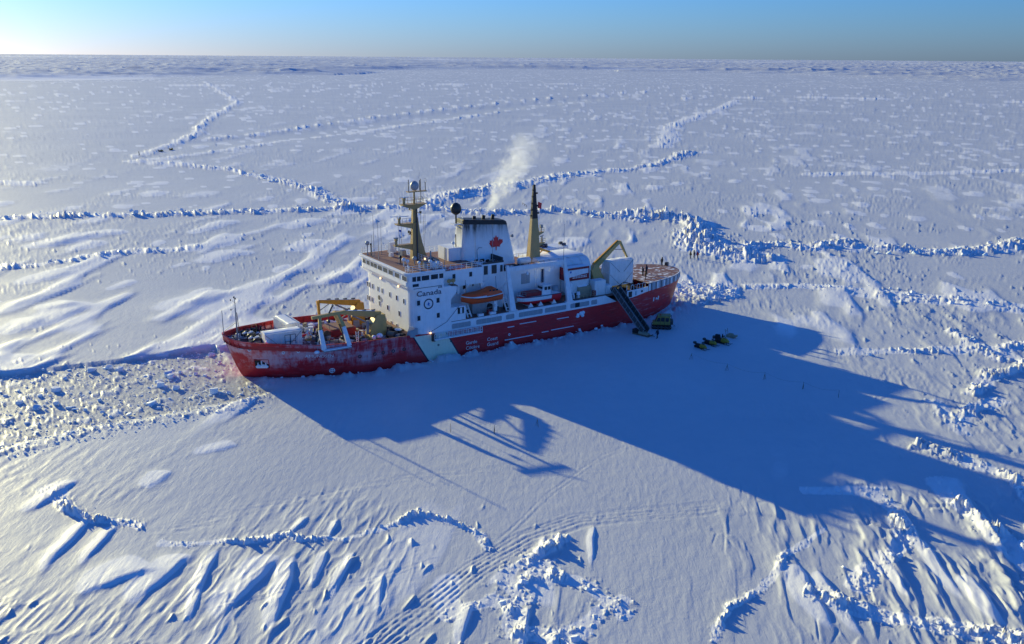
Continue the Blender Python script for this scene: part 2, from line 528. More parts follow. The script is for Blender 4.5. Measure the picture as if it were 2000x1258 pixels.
def near(x, y, pts, m):
    xs = [p[0] for p in pts]; ys = [p[1] for p in pts]
    return np.nonzero((x > min(xs) - m) & (x < max(xs) + m) & (y > min(ys) - m) & (y < max(ys) + m))[0]

# pressure ridges (world metres): points, height, half width, block size
RIDGES = [
 ([(-220,272),(-169.4,284.5),(-152.6,289.1),(-131.1,292.0),(-105.7,299.2),(-82.0,304.4),(-56.3,313.2),(-42.6,316.1),(-30.0,313.4),(-21.0,309.4),(-10.5,303.5),(3.2,306.3),(15.4,311.1),(30.3,303.3),(39.2,293.7),(48.3,299.1),(55.5,292.5)], 1.6, 2.7, 1.9),
 ([(-24.8,337.4),(-18.8,348.2),(-12.3,356.8)], 1.4, 6.0, 2.4),
 ([(-56.6,315.4),(-67.8,336.5),(-79.8,357.5),(-92.2,376.4),(-104.7,392.2),(-117.1,405.7),(-131.0,422.1),(-144.0,433.5),(-161.8,443.1),(-179.4,450.9)], 1.3, 3.2, 1.9),
 ([(-193.6,484.1),(-196.5,532.9),(-207.8,615.7),(-240.3,732.1),(-275.8,902.9),(-297.8,1021.8),(-350.4,1171.7),(-424.3,1371.7),(-597.8,1840.8)], 1.8, 3.4, 2.6),
 ([(-186.7,585.7),(-164.5,637.1),(-139.5,725.7),(-116.0,811.5),(-76.5,921.2),(-24.6,1052.6),(36.6,1195.0),(130.1,1364.4),(233.6,1511.8)], 1.7, 3.0, 3.0),
 ([(-178.0,460.3),(-162.8,491.7),(-152.8,533.2),(-140.1,578.6),(-121.2,611.3),(-94.0,682.1),(-59.9,770.9),(-1.6,931.4)], 1.2, 3.0, 3.0),
 ([(-14,352),(-0.4,375.3),(12.7,395.7),(29.3,414.8),(41.7,425.2),(57.7,440.5),(73.4,463.6),(91.8,510.7)], 1.4, 4.6, 1.9),
 ([(87.5,555.9),(108.2,645.3),(113.9,703.3),(135.5,761.7),(163.9,845.4),(206.4,959.8),(285.0,1207.9)], 0.9, 5.0, 2.6),
 ([(48.3,299.1),(55.5,292.5),(53.8,274.4),(55.1,261.5),(55.7,250.4),(58.1,245.5)], 2.3, 4.8, 1.9),
 ([(58.1,245.5),(61.5,242.3),(69.4,251.6),(75.6,253.3),(80.3,249.9),(92.0,255.4),(98.1,248.4),(106.0,247.3),(110.2,244.1),(117.3,244.3),(123.9,246.6),(133.8,249.8),(145.8,258.9),(160.4,264.1),(200,280)], 1.5, 3.4, 1.7),
 ([(-150,206),(-124.7,219.0),(-114.9,224.6),(-107.8,231.6),(-99.5,237.0),(-91.6,241.3)], 0.7, 2.6, 1.4),
 ([(65.6,205.2),(76.2,205.5),(86.4,198.7),(93.7,192.2),(103.8,188.3)], 0.5, 4.0, 1.6),
 ([(62.5,156.0),(70.5,157.1),(77.4,158.0)], 0.7, 1.6, 1.1),
 ([(84.6,165.6),(84.8,156.3),(91.0,159.4)], 0.5, 1.6, 1.0),
 ([(64.2,128.6),(63.7,122.6),(68.1,128.6),(72.2,130.8)], 0.8, 1.3, 1.0),
 ([(73.9,137.6),(79.5,143.8),(87.4,149.2)], 0.9, 1.4, 1.1),
 ([(-54.2,99.4),(-50.4,95.8),(-47.9,93.4),(-45.5,92.5),(-43.0,92.0)], 0.6, 0.8, 0.7),
 ([(-36.2,88.1),(-34.2,87.7),(-30.6,88.5),(-28.8,88.2),(-26.3,89.1),(-24.3,89.7),(-22.4,88.9),(-19.8,89.6),(-18.1,89.2),(-15.6,90.8),(-13.5,92.1),(-10.8,94.8),(-8.5,94.2),(-5.5,92.6),(-3.4,90.0),(-2.6,88.4)], 0.5, 0.5, 0.6),
 ([(4.3,87.9),(2.3,85.8),(0.2,83.3),(-0.6,81.3),(0.7,79.5),(3.3,83.3),(5.3,81.4),(7.8,80.1),(9.5,77.0)], 0.72, 0.9, 1.2),
 ([(-4.4,76.0),(-1.8,77.7),(0.2,76.9),(0.2,74.0)], 0.65, 0.8, 1.1),
 ([(3.0,71.3),(4.8,70.7),(7.3,73.7),(9.4,76.1)], 0.7, 0.9, 1.2),
 ([(38.4,101.2),(43.4,101.2),(45.0,96.1),(43.7,90.2),(39.8,85.8),(36.1,81.8)], 0.7, 1.1, 0.9),
 ([(53.3,101.4),(52.1,96.2),(53.3,92.6),(53.8,87.1)], 0.8, 1.3, 1.0),
 ([(57.4,111.9),(59.3,108.8),(61.7,105.8),(62.0,101.6)], 0.8, 1.5, 1.0),
 ([(32.0,77.3),(33.8,75.6),(36.2,74.4),(40.0,73.3),(43.9,71.8)], 0.65, 1.2, 0.9),
 ([(34.0,91.1),(28.5,85.7),(25.6,80.8),(20.5,76.3),(18.7,72.2)], 0.35, 0.4, 0.5),
 ([(-260,395),(-230,380),(-200,372)], 0.8, 4, 2.5),
 ([(150,420),(190,425),(240,440)], 0.4, 6, 1.9),
 ([(-700,1500),(-520,1640),(-380,1600),(-200,1750),(100,1900)], 2.0, 10, 6),
 ([(250,1250),(420,1300),(600,1200),(800,1150)], 1.6, 10, 6),
]
# wind drifts: head (x,y), tail (x,y), height, width
DRIFTS = [
 (-52.8,102.4,-55.8,92.8,0.9,3.4),(-47.3,92.6,-47.1,79.8,0.9,2.4),(-43.5,91.3,-44.0,81.8,0.7,2.0),(-33.5,85.4,-36.5,74.5,1.0,4.5),(-24.0,85.2,-27.6,71.8,1.2,4.6),
 (-22.3,84.9,-21.5,69.5,1.3,2.6),(-30.9,86.1,-29.2,70.9,0.9,1.8),(-22.9,93.8,-24.0,89.7,0.7,1.2),(-19.4,93.2,-19.8,89.4,0.7,1.1),(-36.2,82.6,-43.1,77.3,1.0,6.5),
 (9.2,91.8,8.1,82.5,0.6,1.1),(3.8,89.6,2.9,84.3,0.6,1.0),(-12.7,81.9,-12.3,74.2,0.6,1.1),(-16.4,86.0,-17.3,76.6,0.7,1.5),(-19.2,86.5,-19.6,78.3,0.7,1.4),
 (29.5,83.7,29.4,71.0,1.3,3.2),(31.3,82.7,31.8,70.2,1.1,2.2),(39.1,86.9,38.5,76.5,0.8,1.6),(44.4,89.1,43.5,75.7,1.0,2.0),(45.0,96.1,43.7,83.9,0.9,1.6),
 (45.5,82.0,45.8,71.8,1.0,2.6),(53.3,96.2,51.7,83.0,0.9,1.8),(-3.7,76.8,-4.7,69.0,1.0,1.6),(1.7,76.0,1.1,68.4,0.9,1.4),(-89.2,186.8,-91.6,164.3,1.3,5.5),
 (-91.3,186.8,-96.8,178.5,1.1,4.0),(-63.1,196.4,-73.7,177.3,1.4,5.5),(-93.0,174.8,-93.6,161.0,1.0,4.5),(-83.5,152.2,-83.6,143.9,0.8,4.0),(-35.2,220.3,-43.9,201.7,1.2,6.0),
 (-36.4,212.1,-42.1,204.2,1.0,5.0),(-120.1,253.1,-132.4,238.5,1.2,6.0),(-112.1,265.1,-129.5,249.0,1.2,6.0),(-36.7,113.5,-42.4,110.1,0.4,4.0),(-42.7,105.5,-43.7,99.8,0.5,4.0),
 (-60,290,-68,268,1.2,6.0),(-30,300,-36,276,1.3,6.0),(-85,285,-93,268,1.1,5.0),(-14,292,-20,272,1.2,5.0),(20,262,14,244,1.0,6.0),(-70,240,-80,222,1.1,6.0),(-105,215,-112,198,1.1,5.0),(-52,255,-60,236,1.1,6.0),
]
TRACKS = [   # points, half spacing list, depth, groove width
 ([(-15.5,64.5),(-11.6,70.5),(-8.0,75.9),(-3.5,83.2),(1.8,89.5),(7.7,93.6),(14.8,95.2),(20.8,96.3),(26.5,97.7)], (-1.5,-1.05,-0.35,0.3,0.9,1.4), 0.13, 0.16),
 ([(31,117),(33.6,116.2),(38.9,115.2),(44.9,114.7),(51.8,114.8),(58.2,113.6),(76,112)], (-1.3,-0.9,-0.4,0.3,0.8,1.3), 0.12, 0.18),
 ([(-41.2,88.7),(-34.1,92.6),(-18.4,101.4),(0.1,109.3)], (-1.0,-0.5,0.5,1.0), 0.07, 0.14),
 ([(-37.3,93.5),(-26.3,98.1),(-15.1,104.5),(7.2,105.6),(20.4,107.8)], (-0.4,0.4), 0.06, 0.13),
 ([(-2.0,87.3),(5.1,100.6),(12.2,111.1),(17.5,115.9)], (-0.35,0.35), 0.06, 0.13),
 ([(48.7,168.0),(49.0,155.4),(53.5,152.6),(60.2,151.4),(64.0,147.4),(68.7,135.2)], (-1.2,-0.6,0.4,1.0), 0.09, 0.2),
 ([(41.5,214.6),(54.4,212.4),(70.3,205.3),(94.1,206.1),(123.6,217.3)], (-1.5,-0.8,0.6,1.3), 0.14, 0.35),
 ([(58,142),(60,137),(57,133.5),(53.5,135),(54,139.5),(58,141.5),(62,138)], (-0.5,0.5), 0.1, 0.2),
 ([(53,158),(57,155),(57.5,151),(54,149)], (-0.5,0.5), 0.1, 0.2),
 ([(-30,75),(-22,78.5),(-14,80.5),(-6,86)], (-0.3,0.3), 0.05, 0.13),
]
def fins(a, b, ca, cb, hmin, hmax, prob, seed, steep=0.32, wide=1.0):
    """small lee drifts, at most one to a cell, steep on the side away from the sun"""
    b = b + 0.5 * cb * h01(np.floor(a / ca), np.floor(a / ca) * 0, seed + 9)
    ia, ib = np.floor(a / ca), np.floor(b / cb)
    fa, fb = a / ca - ia - 0.5, b / cb - ib - 0.5
    r1, r2, r3, r4 = (h01(ia, ib, seed + i) for i in range(4))
    u = (fa - (r2 - 0.5) * 0.3) / (0.22 + 0.12 * r3)
    bend = 0.10 * np.sin(u * 2 + 6 * r4)
    c = fb - (r4 - 0.5) * 0.4 - bend
    w = (0.08 + 0.08 * r2) * wide
    prof = np.where(c < 0, np.exp(-(c / w) ** 2), np.exp(-(c / (steep * w)) ** 2))
    along = sstep(1.0, 0.45, u) * sstep(-1.0, 0.35, u)
    return (r1 < prob) * (hmin + (hmax - hmin) * r3 * r3) * prof * along
def terrain(x, y):
    n = x.size
    r = np.hypot(x, y)
    S = (x - SHIP_O.x) * SE[0] + (y - SHIP_O.y) * SE[1]
    T = (x - SHIP_O.x) * SN[0] + (y - SHIP_O.y) * SN[1]
    H = np.zeros(n); slush = np.zeros(n); fresh = np.zeros(n)
    wa = R(8.0)
    a, b = x * math.sin(wa) + y * math.cos(wa), x * math.cos(wa) - y * math.sin(wa)
    calm = 0.95 * np.exp(-((S + 8) / 50) ** 4 - ((T - 30) / 30) ** 4)
    calm = np.maximum(calm, 0.8 * np.exp(-((x - 12) / 26) ** 4 - ((y - 104) / 11) ** 4))
    calm = np.maximum(calm, 0.75 * np.exp(-((x - 17) / 9) ** 4 - ((y - 84) / 15) ** 4))
    calm = np.maximum(calm, 0.7 * np.exp(-((x + 42) / 20) ** 4 - ((y - 112) / 13) ** 4))
    live = 1 - calm
    H += 0.9 * (fbm(x / 160, y / 160, 3, 3) - 0.5) * live
    # lee drifts, leaning so that the side away from the sun is steep
    patch = sstep(0.35, 0.7, fbm(x / 70, y / 95, 11, 2))
    n0 = fbm(a / 30, b / 8.5, 21, 3, 0.45)
    n0 = fbm((a + 3) / 30, (b - 9 * (n0 - 0.5)) / 8.5, 21, 3, 0.45)
    farf = sstep(150, 500, r)
    nearf = 0.45 + 0.55 * sstep(100, 165, r)
    dr = (0.35 + 0.65 * patch) * sstep(0.54, 0.82, n0) * live
    H += 0.46 * (1 - 0.55 * farf) * dr * (0.10 + 0.9 * sstep(100, 165, r))
    fresh += 0.9 * nearf * sstep(0.15, 0.6, dr) * (1 - 0.5 * farf)
    n1 = fbm(a / 11, b / 2.6, 31, 2)
    n1 = fbm(a / 11, (b - 2.6 * (n1 - 0.5)) / 2.6, 31, 2)
    H += 0.13 * nearf * sstep(0.50, 0.85, n1) * sstep(0.45, 0.65, fbm(x / 34, y / 34, 41, 2)) * live
    # sastrugi chop on patches
    rip = 1 - np.abs(2 * fbm(a / 4.2, b / 0.9, 51, 2) - 1)
    H += 0.13 * (0.7 + 0.3 * nearf) * rip ** 3 * sstep(0.55, 0.72, fbm(x / 18, y / 18, 61, 2)) * live
    H += 0.03 * (fbm(a / 1.3, b / 0.6, 71, 2) - 0.5)
    fm = sstep(0.42, 0.62, fbm(x / 45, y / 60, 65, 2)) * live
    nearm = r < 330
    m = np.nonzero(nearm)[0]
    fm[m] = np.maximum(fm[m], 0.9 * np.exp(-((x[m] - 86) / 26) ** 2 - ((y[m] - 165) / 34) ** 2))
    pr = (0.008 + 0.5 * fm[m]) * (0.35 + 0.65 * sstep(105, 170, r[m]))
    H[m] += fins(a[m], b[m], 6.0, 2.6, 0.08, 0.40, pr, 301, 0.22) * live[m] + fins(a[m] + 3, b[m] + 1.3, 3.2, 1.3, 0.06, 0.24, pr, 311) * live[m]
    q = fins(a, b, 22.0, 9.0, 0.3, 1.0, (0.14 + 0.35 * fm) * (0.2 + 0.8 * sstep(105, 170, r)), 321, 0.7, 1.6)
    H += 0.45 * (1 - 0.4 * farf) * (nearf - 0.38) * q * live; fresh += sstep(0.06, 0.25, q) * live ** 3
    m = np.nonzero(r > 260)[0]
    q = fins(a[m], b[m], 30.0, 15.0, 0.4, 1.0, 0.08 + 0.32 * fm[m], 331, 0.9, 1.7)
    H[m] += 0.35 * q; fresh[m] += sstep(0.06, 0.3, q)
    m = np.nonzero(r > 600)[0]
    q = fins(a[m], b[m], 90.0, 26.0, 0.4, 1.0, 0.25, 341, 0.9, 1.6)
    fresh[m] += 0.55 * sstep(0.06, 0.3, q) * (0.3 + 0.7 * fm[m]); H[m] += 0.3 * q
    # hero drifts
    for x0, y0, x1, y1, hh, ww in DRIFTS:
        m = near(x, y, [(x0, y0), (x1, y1)], ww * 2.2)
        if not m.size: continue
        blade = y0 < 130
        if blade: ww = 0.55 * ww
        dx, dy = x1 - x0, y1 - y0; L = math.hypot(dx, dy); ux, uy = dx / L, dy / L
        u = ((x[m] - x0) * ux + (y[m] - y0) * uy) / L
        c = (x[m] - x0) * (-uy) + (y[m] - y0) * ux
        c = c * (1 if -uy > 0 else -1)
        c = c + 0.25 * ww * (fbm(u * 3, c * 0 + x0, 81, 2) - 0.5) * 2
        prof = np.where(c < 0, np.exp(-(c / ww) ** 2), np.exp(-(c / ((0.22 if blade else 0.42) * ww)) ** 2))
        along = sstep(-0.12, 0.16, u) * (1 - sstep(0.35, 1.08, u))
        sc = 1 - 0.25 * sstep(0.5, 0.8, fbm(x[m] / 0.9, y[m] / 2.6, 83, 2)) * sstep(0.2, 0.6, u)
        H[m] += hh * (0.30 if y0 < 130 else 0.32) * prof * along * sc
        fresh[m] += sstep(0.15, 0.5, prof * along)
    # fluted rough ground in the near corner and patches of old rubble
    rough = np.clip(np.exp(-((x - 46) / 17) ** 2 - ((y - 84) / 17) ** 2) * 1.3 + 0.55 * np.exp(-((x - 78) / 14) ** 2 - ((y - 108) / 22) ** 2)
                    + 0.3 * np.exp(-((x - 3) / 6) ** 2 - ((y - 74) / 8) ** 2) + 0.35 * np.exp(-((x - 95) / 30) ** 2 - ((y - 165) / 22) ** 2), 0, 1)
    m = np.nonzero(rough > 0.03)[0]
    xm, ym, am, bm_ = x[m], y[m], a[m] , b[m]
    q = fbm(am / 8, bm_ / 1.5, 91, 3)
    q = fbm(am / 8, (bm_ - 1.4 * (q - 0.5)) / 1.5, 91, 3)
    v, e = blocks(bm_, am / 2.6, 1.5, 95, 0.9)
    cl = sstep(0.5, 0.68, fbm(xm / 7, ym / 9, 97, 2))
    H[m] += rough[m] * (0.42 * sstep(0.40, 0.85, q) + 0.42 * cl * np.clip(v - 0.35, 0, 1.0) * sstep(0.0, 0.22, e))
    # pressure ridges
    for k, (pts, hh, ww, bs) in enumerate(RIDGES):
        m = near(x, y, pts, ww * 3.5)
        if not m.size: continue
        xm, ym = x[m], y[m]
        dnear = pts[0][1] < 130
        wob = 2.4 * ww * (fbm(xm / (ww * 5), ym / (ww * 5), 101 + k, 3) - 0.5)
        d, sd, arc = seg_dist(xm, ym, pts)
        sel = d < ww * 3.2
        m, xm, ym, d, sd, arc, wob = m[sel], xm[sel], ym[sel], d[sel], sd[sel], arc[sel], wob[sel]
        if not m.size: continue
        d = np.abs(sd + wob) * (d < 1e8)
        v, e = blocks((xm + 0.3 * ym) * (1.0 if dnear else 1.0), ym * (0.62 if dnear else 1.0), bs, 131 + k, 1.5 if dnear else 0.9)
        v = v * sstep(-0.02, 0.10 if dnear else 0.25, e)
        v2, e2 = blocks(xm, ym, bs * 0.45, 171 + k, 0.9)
        v2 = v2 * sstep(0.0, 0.3, e2)
        var = (0.38 + 0.9 * fbm(arc / (ww * 3.0), arc * 0 + k, 151, 2)) if ww > 2.5 else (0.06 + 1.25 * sstep(0.40, 0.75, fbm(arc / 4.5, arc * 0 + k, 151, 2)))
        wv = ww * (0.35 + 1.15 * fbm(arc / (5 * ww) + 7 * k, arc * 0 + 3.7, 153, 3))
        core = np.exp(-(d / wv) ** 2) * sstep(3.2, 2.4, d / ww)
        H[m] += 0.78 * hh * var * core * ((0.25 + 0.95 * np.clip(v, -0.1, 1.2) + 0.35 * (v2 - 0.2)) if bs < 2.0 else (0.5 + 0.55 * np.clip(v, -0.1, 1.2) + 0.25 * (v2 - 0.2)))
        fresh[m] += 0.8 * sstep(0.1, 0.4, core)
        # apron of loose blocks
        skirt = sstep(2.6, 0.6, d / ww)
        H[m] += 0.22 * hh * skirt * np.clip(v2 - 0.62, 0, 1) * 1.6
    # refrozen lead between the two far ridges
    m = near(x, y, RIDGES[4][0], 40)
    d, sd, arc = seg_dist(x[m], y[m], [(-190,520),(-160,575),(-125,650),(-80,790),(-35,920),(40,1080),(150,1300)])
    H[m] = H[m] * (1 - 0.8 * sstep(24, 14, d)) - 0.5 * sstep(22, 17, d)
    # broken channel ahead of the bow, and round the stern
    w = (sstep(43.5, 46.5, S + 2.5 * (vnoise(x / 3, y / 3, 201) - 0.5)))
    up = -16.2 - 0.125 * (S - 44) + 1.4 * (fbm(x / 6, y / 6, 203, 2) - 0.5)
    lo = 10.2 + 0.03 * (S - 44) + 3.0 * (fbm(x / 7, y / 7, 205, 2) - 0.5)
    up = np.where(S < 46, -14.5, up)
    cc = w * sstep(-0.25, 0.35, T - up) * sstep(1.6, -0.6, T - lo)
    near_ship = sstep(-50, -46, S) * sstep(47, 44, S)
    cs = near_ship * sstep(-15.5, -14.5, T + 1.5 * (fbm(x / 5, y / 5, 207, 2) - 0.5)) * sstep(-4, -5, T)
    ste = sstep(1.0, 0.75, np.hypot((S + 54) / 15, (T + 2.0) / 12) + 0.3 * (fbm(x / 5, y / 5, 209, 2) - 0.5))
    chan = np.clip(np.maximum(np.maximum(cc, cs), 0), 0, 1)
    m = np.nonzero(np.maximum(chan, ste) > 0.01)[0]
    xm, ym = x[m], y[m]
    v1, e1 = blocks(xm, ym, 0.75, 211, 0.7)
    v2, e2 = blocks(xm, ym, 2.1, 213, 0.6)
    dens = sstep(46, 75, S[m])
    big = np.clip(v2 - (0.86 - 0.12 * dens), 0, 1) * sstep(0.04, 0.16, e2) * 2.0
    bed = -0.58 + 0.05 * v1 * sstep(0, 0.3, e1) + 0.16 * np.clip(v1 - 0.72, 0, 1) * (1 + 1.5 * dens) * sstep(0, 0.3, e1) + big * 0.32 + 0.1 * (fbm(xm / 8, ym / 8, 215, 2) - 0.5)
    H[m] = H[m] * (1 - chan[m]) + bed * chan[m]
    slush[m] = chan[m] * (1 - np.clip(big * 3, 0, 0.9)) * (0.85 - 0.25 * dens)
    H[m] += (ste[m] * (1 - chan[m])) * (-0.35 + 0.75 * np.clip(v2 - 0.3, 0, 1) + 0.35 * v1)
    # rubble strip on the near edge of the channel
    eg = w * np.exp(-((T - lo - 2.5) / 2.2) ** 2)
    m = np.nonzero(eg > 0.05)[0]
    v1, e1 = blocks(x[m], y[m], 0.8, 221, 0.9)
    H[m] += eg[m] * (0.05 + 0.40 * np.clip(v1 - 0.5, 0, 1) * sstep(0, 0.3, e1))
    # broken edge and shoved-up snow along the port side
    pside = sstep(-50, -44, S) * sstep(46, 42, S)
    hb = np.interp(S, [-47.6, -45.5, -43, -40, -36, -32, -28, -22, 15, 22, 27.5, 32, 36, 40, 43, 46], [0, 3.9, 5.4, 6.7, 7.8, 8.75, 9.45, 9.75, 9.72, 9.55, 9.3, 8.5, 7.2, 5.2, 3.2, 0.3])
    dd = T - hb
    m = np.nonzero((pside > 0) & (dd > -3) & (dd < 7))[0]
    lump = fbm(x[m] / 2.4, y[m] / 2.4, 231, 3)
    v1, e1 = blocks(x[m], y[m], 1.1, 233, 0.9)
    H[m] += pside[m] * (-0.55 * np.exp(-((dd[m] - 0.1) / 0.55) ** 2) + 0.95 * sstep(0.42, 0.75, lump) * np.exp(-((dd[m] - 1.6) / 1.1) ** 2) + 0.35 * np.clip(v1 - 0.62, 0, 1) * sstep(6, 2.0, dd[m]) * sstep(0.3, 0.8, dd[m]))
    slush[m] = np.maximum(slush[m], pside[m] * 0.7 * np.exp(-((dd[m] - 0.1) / 0.5) ** 2))
    # vehicle tracks
    for pts, offs, dep, gw in TRACKS:
        m = near(x, y, pts, 4.0)
        if not m.size: continue
        d, sd, arc = seg_dist(x[m], y[m], pts)
        ends = sstep(0, 3, arc) * sstep(0, 3, arc.max() - arc) if arc.size else 1
        g = np.zeros(m.size)
        br = 0.45 + 0.9 * vnoise(arc / 2.2, sd * 0.6, 241)
        for o_ in offs:
            q = (sd - o_ - 0.35 * (vnoise(arc / 6, arc * 0 + o_, 243) - 0.5)) / gw
            g += -np.exp(-q * q) + 0.5 * np.exp(-(q - 1.9) ** 2)
        churn = np.exp(-(sd / (max(offs) + 0.5)) ** 4) * (vnoise(arc / 0.45, sd / 0.3, 245) - 0.5)
        H[m] += (g * dep * 0.32 * br + churn * dep * 0.4) * ends * (d < max(offs) + 1.2)
    # far pack ice: chaotic floes beyond the flat sheet
    az = np.degrees(np.arctan2(x, y))
    r0 = np.interp(az, [-60, -27, -15, -5, 5, 15, 27, 60], [1900, 1950, 2400, 3600, 4200, 3200, 2200, 2000])
    r0 = r0 * (0.92 + 0.16 * fbm(x / 260, y / 260, 251, 3))
    m = np.nonzero(r > r0 * 0.95)[0]
    if m.size:
        xm, ym, rm = x[m], y[m], r[m]
        isl = fbm(xm / 900, ym / 500, 261, 3)
        pk = sstep(0.95, 1.25, rm / r0[m] + 0.7 * (isl - 0.5))
        n1 = 1 - np.abs(2 * fbm(xm / 190, ym / 60, 253, 3, 0.6) - 1)
        n2 = vnoise(xm / 420, ym / 90, 255)
        lead = sstep(0.60, 0.70, fbm(xm / 2600, ym / 520, 257, 3))
        strip = np.exp(-((rm - 2020 - 22 * (az[m] + 30)) / 170) ** 2) * sstep(-8, -16, az[m])
        lead = np.maximum(lead, strip)
        amp = np.minimum(3.0 + rm / 330.0, 13.0) * (0.45 + 0.9 * isl)
        H[m] = H[m] * (1 - pk) + pk * (1 - lead) * amp * (0.75 * n1 ** 2 + 0.6 * n2)
        fresh[m] = fresh[m] * (1 - pk) + pk * lead
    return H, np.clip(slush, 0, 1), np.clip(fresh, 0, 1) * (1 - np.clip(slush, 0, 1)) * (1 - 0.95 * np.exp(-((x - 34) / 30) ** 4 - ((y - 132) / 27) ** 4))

def make_ice_field():
    NT, NR = 1400, 720
    # radial rows: even steps of depression slope, so rows thin out towards the horizon
    k_near, k_far = CAM_H / 46.0, CAM_H / 1900.0
    ks = np.linspace(k_near, k_far, NR - 6)
    rr = np.concatenate(([0.5, 8, 18, 28, 36, 42], CAM_H / ks, np.geomspace(1915, 12000, 180), np.geomspace(12600, 90000, 20)))
    # angles from +Y, clockwise; fine over the part looked at, coarse behind
    dense = np.linspace(-37, 37, NT)
    th = np.radians(np.concatenate((dense, np.linspace(39, 321, 95))))
    TH, RR = np.meshgrid(th, rr)
    x, y = (RR * np.sin(TH)).ravel(), (RR * np.cos(TH)).ravel()
    z, sl, fr = terrain(x, y)
    back = np.abs(((np.degrees(TH.ravel()) + 180) % 360) - 180) > 38
    z[back] = np.clip(z[back], -0.4, 0.6)
    nr, nt = RR.shape
    co = np.empty((nr * nt, 3), np.float32)
    co[:, 0], co[:, 1], co[:, 2] = x, y, z
    j, i = np.meshgrid(np.arange(nr - 1), np.arange(nt), indexing='ij')
    i2 = (i + 1) % nt
    quads = np.stack((j * nt + i, (j + 1) * nt + i, (j + 1) * nt + i2, j * nt + i2), -1).reshape(-1, 4)[:, ::-1].astype(np.int32)
    me = bpy.data.meshes.new('ice_field')
    me.vertices.add(co.shape[0]); me.vertices.foreach_set('co', co.ravel())
    nq = quads.shape[0]
    me.loops.add(nq * 4); me.loops.foreach_set('vertex_index', np.ascontiguousarray(quads).ravel())
    me.polygons.add(nq); me.polygons.foreach_set('loop_start', np.arange(0, nq * 4, 4, dtype=np.int32))
    me.polygons.foreach_set('use_smooth', np.ones(nq, bool))
    me.update(calc_edges=True)
    at = me.attributes.new('slush', 'FLOAT', 'POINT')
    at.data.foreach_set('value', sl.astype(np.float32))
    at = me.attributes.new('fresh', 'FLOAT', 'POINT')
    at.data.foreach_set('value', fr.astype(np.float32))
    me.materials.append(MATS['snow'])
    o = bpy.data.objects.new('ice_field', me)
    COL.objects.link(o)
    o['kind'] = 'structure'
    # normals must look up
    if me.polygons[nq // 2].normal.z < 0:
        me.flip_normals()
    return o
make_ice_field()
def ground_z(x, y):
    return float(terrain(np.array([float(x)]), np.array([float(y)]))[0][0])

# ------------------------------------------------------------------ the icebreaker
ship = empty('icebreaker', SHIP_O, SHIP_H, 'red-hulled white icebreaker with maple leaf funnel beset in the ice', 'ship')
# plan stations: deck s, deck half breadth, waterline s, waterline half breadth, top of red plating z
ST = np.array([
 (49.0,.12,45.9,.10,7.0),(48.6,1.7,45.2,.75,6.75),(48.0,2.8,44.4,1.4,6.55),(47.0,4.0,43.3,2.3,6.35),(45.0,5.4,41.6,3.6,6.25),(43.0,6.3,40.0,4.6,6.1),
 (41.0,7.15,38.0,5.7,5.9),(39.0,8.0,36.0,6.7,5.75),(37.0,8.8,34.0,7.4,5.55),(35.0,9.3,32.0,8.1,5.42),(32.0,9.6,30.0,8.6,5.25),(28.0,9.75,27.5,9.1,5.05),
 (22.0,9.75,22.0,9.5,4.85),(18.5,9.75,18.5,9.6,4.72),(15.0,9.75,15.0,9.7,4.5),(8.0,9.75,8.0,9.75,4.4),(0.0,9.75,0.0,9.75,4.4),(-8.0,9.75,-8.0,9.75,4.42),(-16.0,9.75,-16.0,9.75,4.5),
 (-22.0,9.75,-22.0,9.72,4.6),(-28.0,9.55,-28.0,9.4,4.9),(-32.0,8.95,-32.0,8.6,5.3),(-36.0,8.15,-35.5,7.5,5.45),(-40.0,7.1,-38.5,6.2,5.58),(-43.0,5.9,-41.0,4.9,5.68),
 (-45.5,4.2,-43.5,3.3,5.78),(-47.0,2.3,-45.2,1.7,5.84),(-47.6,0.05,-46.0,0.05,5.86)])
def densify(A, k=3):
    """Catmull-Rom refinement of the station table"""
    out = []
    n = len(A)
    for i in range(n - 1):
        p0, p1, p2, p3 = A[max(i - 1, 0)], A[i], A[i + 1], A[min(i + 2, n - 1)]
        for j in range(k):
            t = j / k
            out.append(0.5 * (2 * p1 + (p2 - p0) * t + (2 * p0 - 5 * p1 + 4 * p2 - p3) * t * t + (3 * p1 - p0 - 3 * p2 + p3) * t ** 3))
    out.append(A[-1])
    return np.array(out)
SD = densify(ST, 3)
SD[:, 1] = np.maximum(SD[:, 1], 0.02); SD[:, 3] = np.maximum(SD[:, 3], 0.02)
def hull_pt(row, z):
    ds, dy, ws, wy, zt = row
    w = (z + 1.0) / (zt + 1.0)
    if w >= 0:
        k = w ** 1.25
        ks = w ** 0.8
    else:
        k = ks = w * 0.8
    return (ws + (ds - ws) * ks, max(wy + (dy - wy) * k, 0.0) if w >= 0 else max(wy * (1 + 0.5 * w), 0.0))
def hull_y(s, z):
    pts = [hull_pt(r_, z) for r_ in SD]
    return float(np.interp(-s, [-p[0] for p in pts], [p[1] for p in pts]))
def sheer(s):
    return float(np.interp(-s, -SD[:, 0], SD[:, 4]))
def beam(s):
    return float(np.interp(-s, -SD[:, 0], SD[:, 1]))
